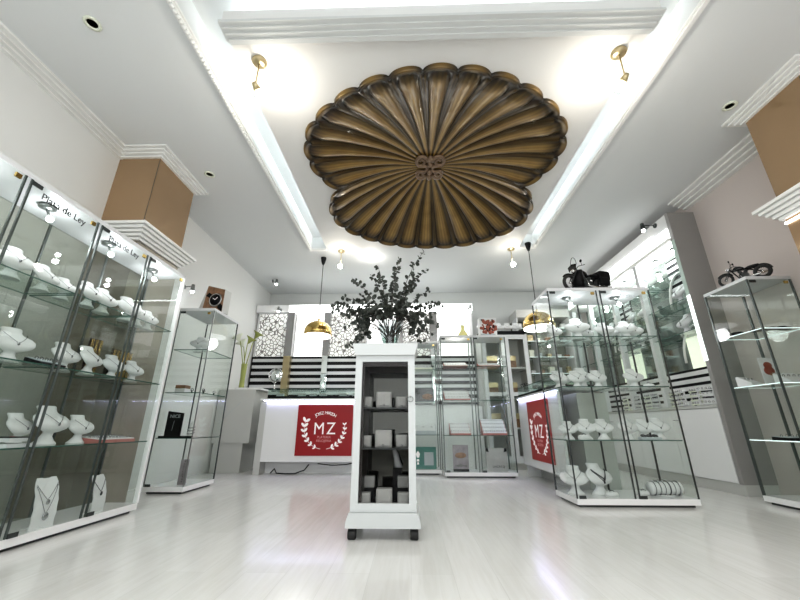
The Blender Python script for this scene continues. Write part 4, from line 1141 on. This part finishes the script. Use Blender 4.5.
for k in range(4):
    for c in range(3): q.sphere((-.03+.03*c, .015+.016*k, .05+.048*k), .005, 6)
q.obj('earrings', 'darkchain', t)

# ------------------------------------------------------------------ model motorcycles
def motorcycle(label, loc, rz, sc, box=False, hoop=False):
    t = thing('model_motorcycle', label, 'model motorcycle', loc, rz, 'black model motorcycles on the cabinet tops')
    s = sc; rx = Matrix.Rotation(PI/2, 3, 'X')
    R_ = .062*s
    for x, nm, k in ((-.17*s, 'front_wheel', 1.), (.15*s, 'rear_wheel', 1.)):
        wq = MB().torus((x, 0, R_+.012*s), R_, .014*s*(1 if x < 0 else 1.35), rx, 26, 8).obj(nm, 'rubber', t)
        sp = MB()
        for j in range(8):
            a = PI*j/8; sp.tube([(x-R_*math.cos(a), 0, R_+.012*s-R_*math.sin(a)), (x+R_*math.cos(a), 0, R_+.012*s+R_*math.sin(a))], .0014*s, 4)
        sp.lathe([(0, -.01*s), (.014*s, -.01*s), (.014*s, .01*s), (0, .01*s)], (x, 0, R_+.012*s), 12, rx).obj('spokes', 'chrome', wq)
    MB().tube([(-.17*s, .018*s, R_+.012*s), (-.10*s, .02*s, .20*s)], .005*s).tube([(-.17*s, -.018*s, R_+.012*s), (-.10*s, -.02*s, .20*s)], .005*s).obj('front_fork', 'dark', t)
    MB().tube([(-.11*s, 0, .18*s), (-.05*s, 0, .06*s), (.06*s, 0, .05*s), (.15*s, 0, .075*s)], .007*s).tube([(-.10*s, 0, .17*s), (.06*s, 0, .13*s), (.15*s, 0, .08*s)], .007*s).obj('frame', 'black', t)
    MB().loft([(-.09*s, 0, .15*s, .004*s, .01*s), (-.04*s, 0, .153*s, .055*s, .024*s), (-.04*s, 0, .175*s, .05*s, .028*s), (-.045*s, 0, .195*s, .03*s, .018*s)], 16).obj('fuel_tank', 'blackgloss', t)
    MB().loft([(.07*s, 0, .14*s, .07*s, .022*s), (.07*s, 0, .155*s, .072*s, .026*s), (.09*s, 0, .172*s, .05*s, .02*s)], 16).obj('seat', 'black', t)
    MB().torus((.15*s, 0, R_+.012*s), R_*1.3, .012*s, rx, 16, 8, .2, 2.4).obj('rear_fender', 'blackgloss', t)
    MB().torus((-.17*s, 0, R_+.012*s), R_*1.3, .007*s, rx, 14, 8, .5, 2.5).obj('front_fender', 'blackgloss', t)
    e = MB().rbox(-.045*s, .035*s, -.028*s, .028*s, .045*s, .10*s, .006*s)
    e.tube([(-.015*s, 0, .09*s), (-.04*s, 0, .145*s)], .018*s, 10).tube([(0, 0, .09*s), (.025*s, 0, .14*s)], .018*s, 10).obj('engine', 'dark', t)
    MB().tube([(-.03*s, -.03*s, .10*s), (-.02*s, -.04*s, .05*s), (.05*s, -.042*s, .04*s), (.2*s, -.042*s, .055*s)], [.006*s, .007*s, .010*s, .012*s], 8).obj('exhaust_pipe', 'chrome', t)
    h = MB().tube([(-.10*s, 0, .20*s), (-.09*s, -.03*s, .225*s), (-.06*s, -.075*s, .225*s)], .004*s).tube([(-.10*s, 0, .20*s), (-.09*s, .03*s, .225*s), (-.06*s, .075*s, .225*s)], .004*s).obj('handlebar', 'dark', t)
    MB().sphere((-.085*s, -.06*s, .262*s), .014*s, 10, (.5, 1, 1)).tube([(-.08*s, -.06*s, .225*s), (-.085*s, -.06*s, .26*s)], .002*s, 5).sphere((-.085*s, .06*s, .262*s), .014*s, 10, (.5, 1, 1)).tube([(-.08*s, .06*s, .225*s), (-.085*s, .06*s, .26*s)], .002*s, 5).obj('rear_mirror', 'black', h)
    MB().sphere((-.125*s, 0, .185*s), .022*s, 12).obj('headlamp', 'chrome', t)
    if box:
        MB().rbox(.10*s, .21*s, -.05*s, .05*s, .12*s, .20*s, .01*s).obj('luggage_box', 'black', t)
        MB().rbox(.08*s, .17*s, -.075*s, -.04*s, .06*s, .13*s, .008*s).obj('side_bag', 'black', t)
        MB().rbox(.08*s, .17*s, .04*s, .075*s, .06*s, .13*s, .008*s).obj('side_bag', 'black', t)
    if hoop:
        MB().prism([(-.04*s, .19*s), (.04*s, .19*s), (.05*s, .235*s), (0, .25*s), (-.05*s, .235*s)], -.006*s, .0, 'x').obj('fairing', 'blackgloss', t).location = (-.125*s, 0, 0)
        pts = [(-.11*s, .035*s*math.cos(PI*k/10), .24*s+.075*s*math.sin(PI*k/10)) for k in range(11)]
        MB().tube(pts, .0025*s, 6).obj('windscreen_hoop', 'dark', t)
        MB().loft([(-.10*s, 0, .03*s, .04*s, .06*s), (-.09*s, 0, .12*s, .045*s, .055*s), (-.08*s, 0, .19*s, .03*s, .045*s)], 14).obj('front_cowl', 'black', t)
motorcycle('black touring model motorcycle with luggage on right cabinet', (1.87, 3.55, 1.94), .28, 1.22, True, True)
motorcycle('slender black cruiser model motorcycle on far right cabinet', (3.22, 3.26, 1.93), -1.0, .85)

# ------------------------------------------------------------------ light, world, camera
area((.2, .2, 3.25), (0, 0, 0), 3.0, 2.6, 46, (1, .99, .97))
area((0.2, YF+.15, 1.5), (PI/2, 0, 0), 5, 2.2, 45, (.97, .99, 1))
area((.1, 6.0, 3.25), (0, 0, 0), 3.5, 1.0, 9, (.97, 1, 1))
W = bpy.data.worlds.new('world'); S.world = W; W.use_nodes = True
W.node_tree.nodes['Background'].inputs[0].default_value = (.95, .98, 1, 1); W.node_tree.nodes['Background'].inputs[1].default_value = 1.0

cd = bpy.data.cameras.new('camera'); cam = bpy.data.objects.new('camera', cd); C.objects.link(cam)
cam.location = (0, 0, .63); cam.rotation_euler = (PI/2+math.radians(19.38), 0, math.radians(1.5))
cd.sensor_width = 36; cd.lens = 36*360/800; cd.clip_start = .02
S.camera = cam
S.cycles.transparent_max_bounces = 40
S.cycles.max_bounces = 8
S.cycles.glossy_bounces = 4
S.cycles.use_denoising = True
S.cycles.sample_clamp_indirect = 4
S.view_settings.view_transform = 'Standard'
S.view_settings.look = 'Medium High Contrast'
S.view_settings.exposure = 0.45
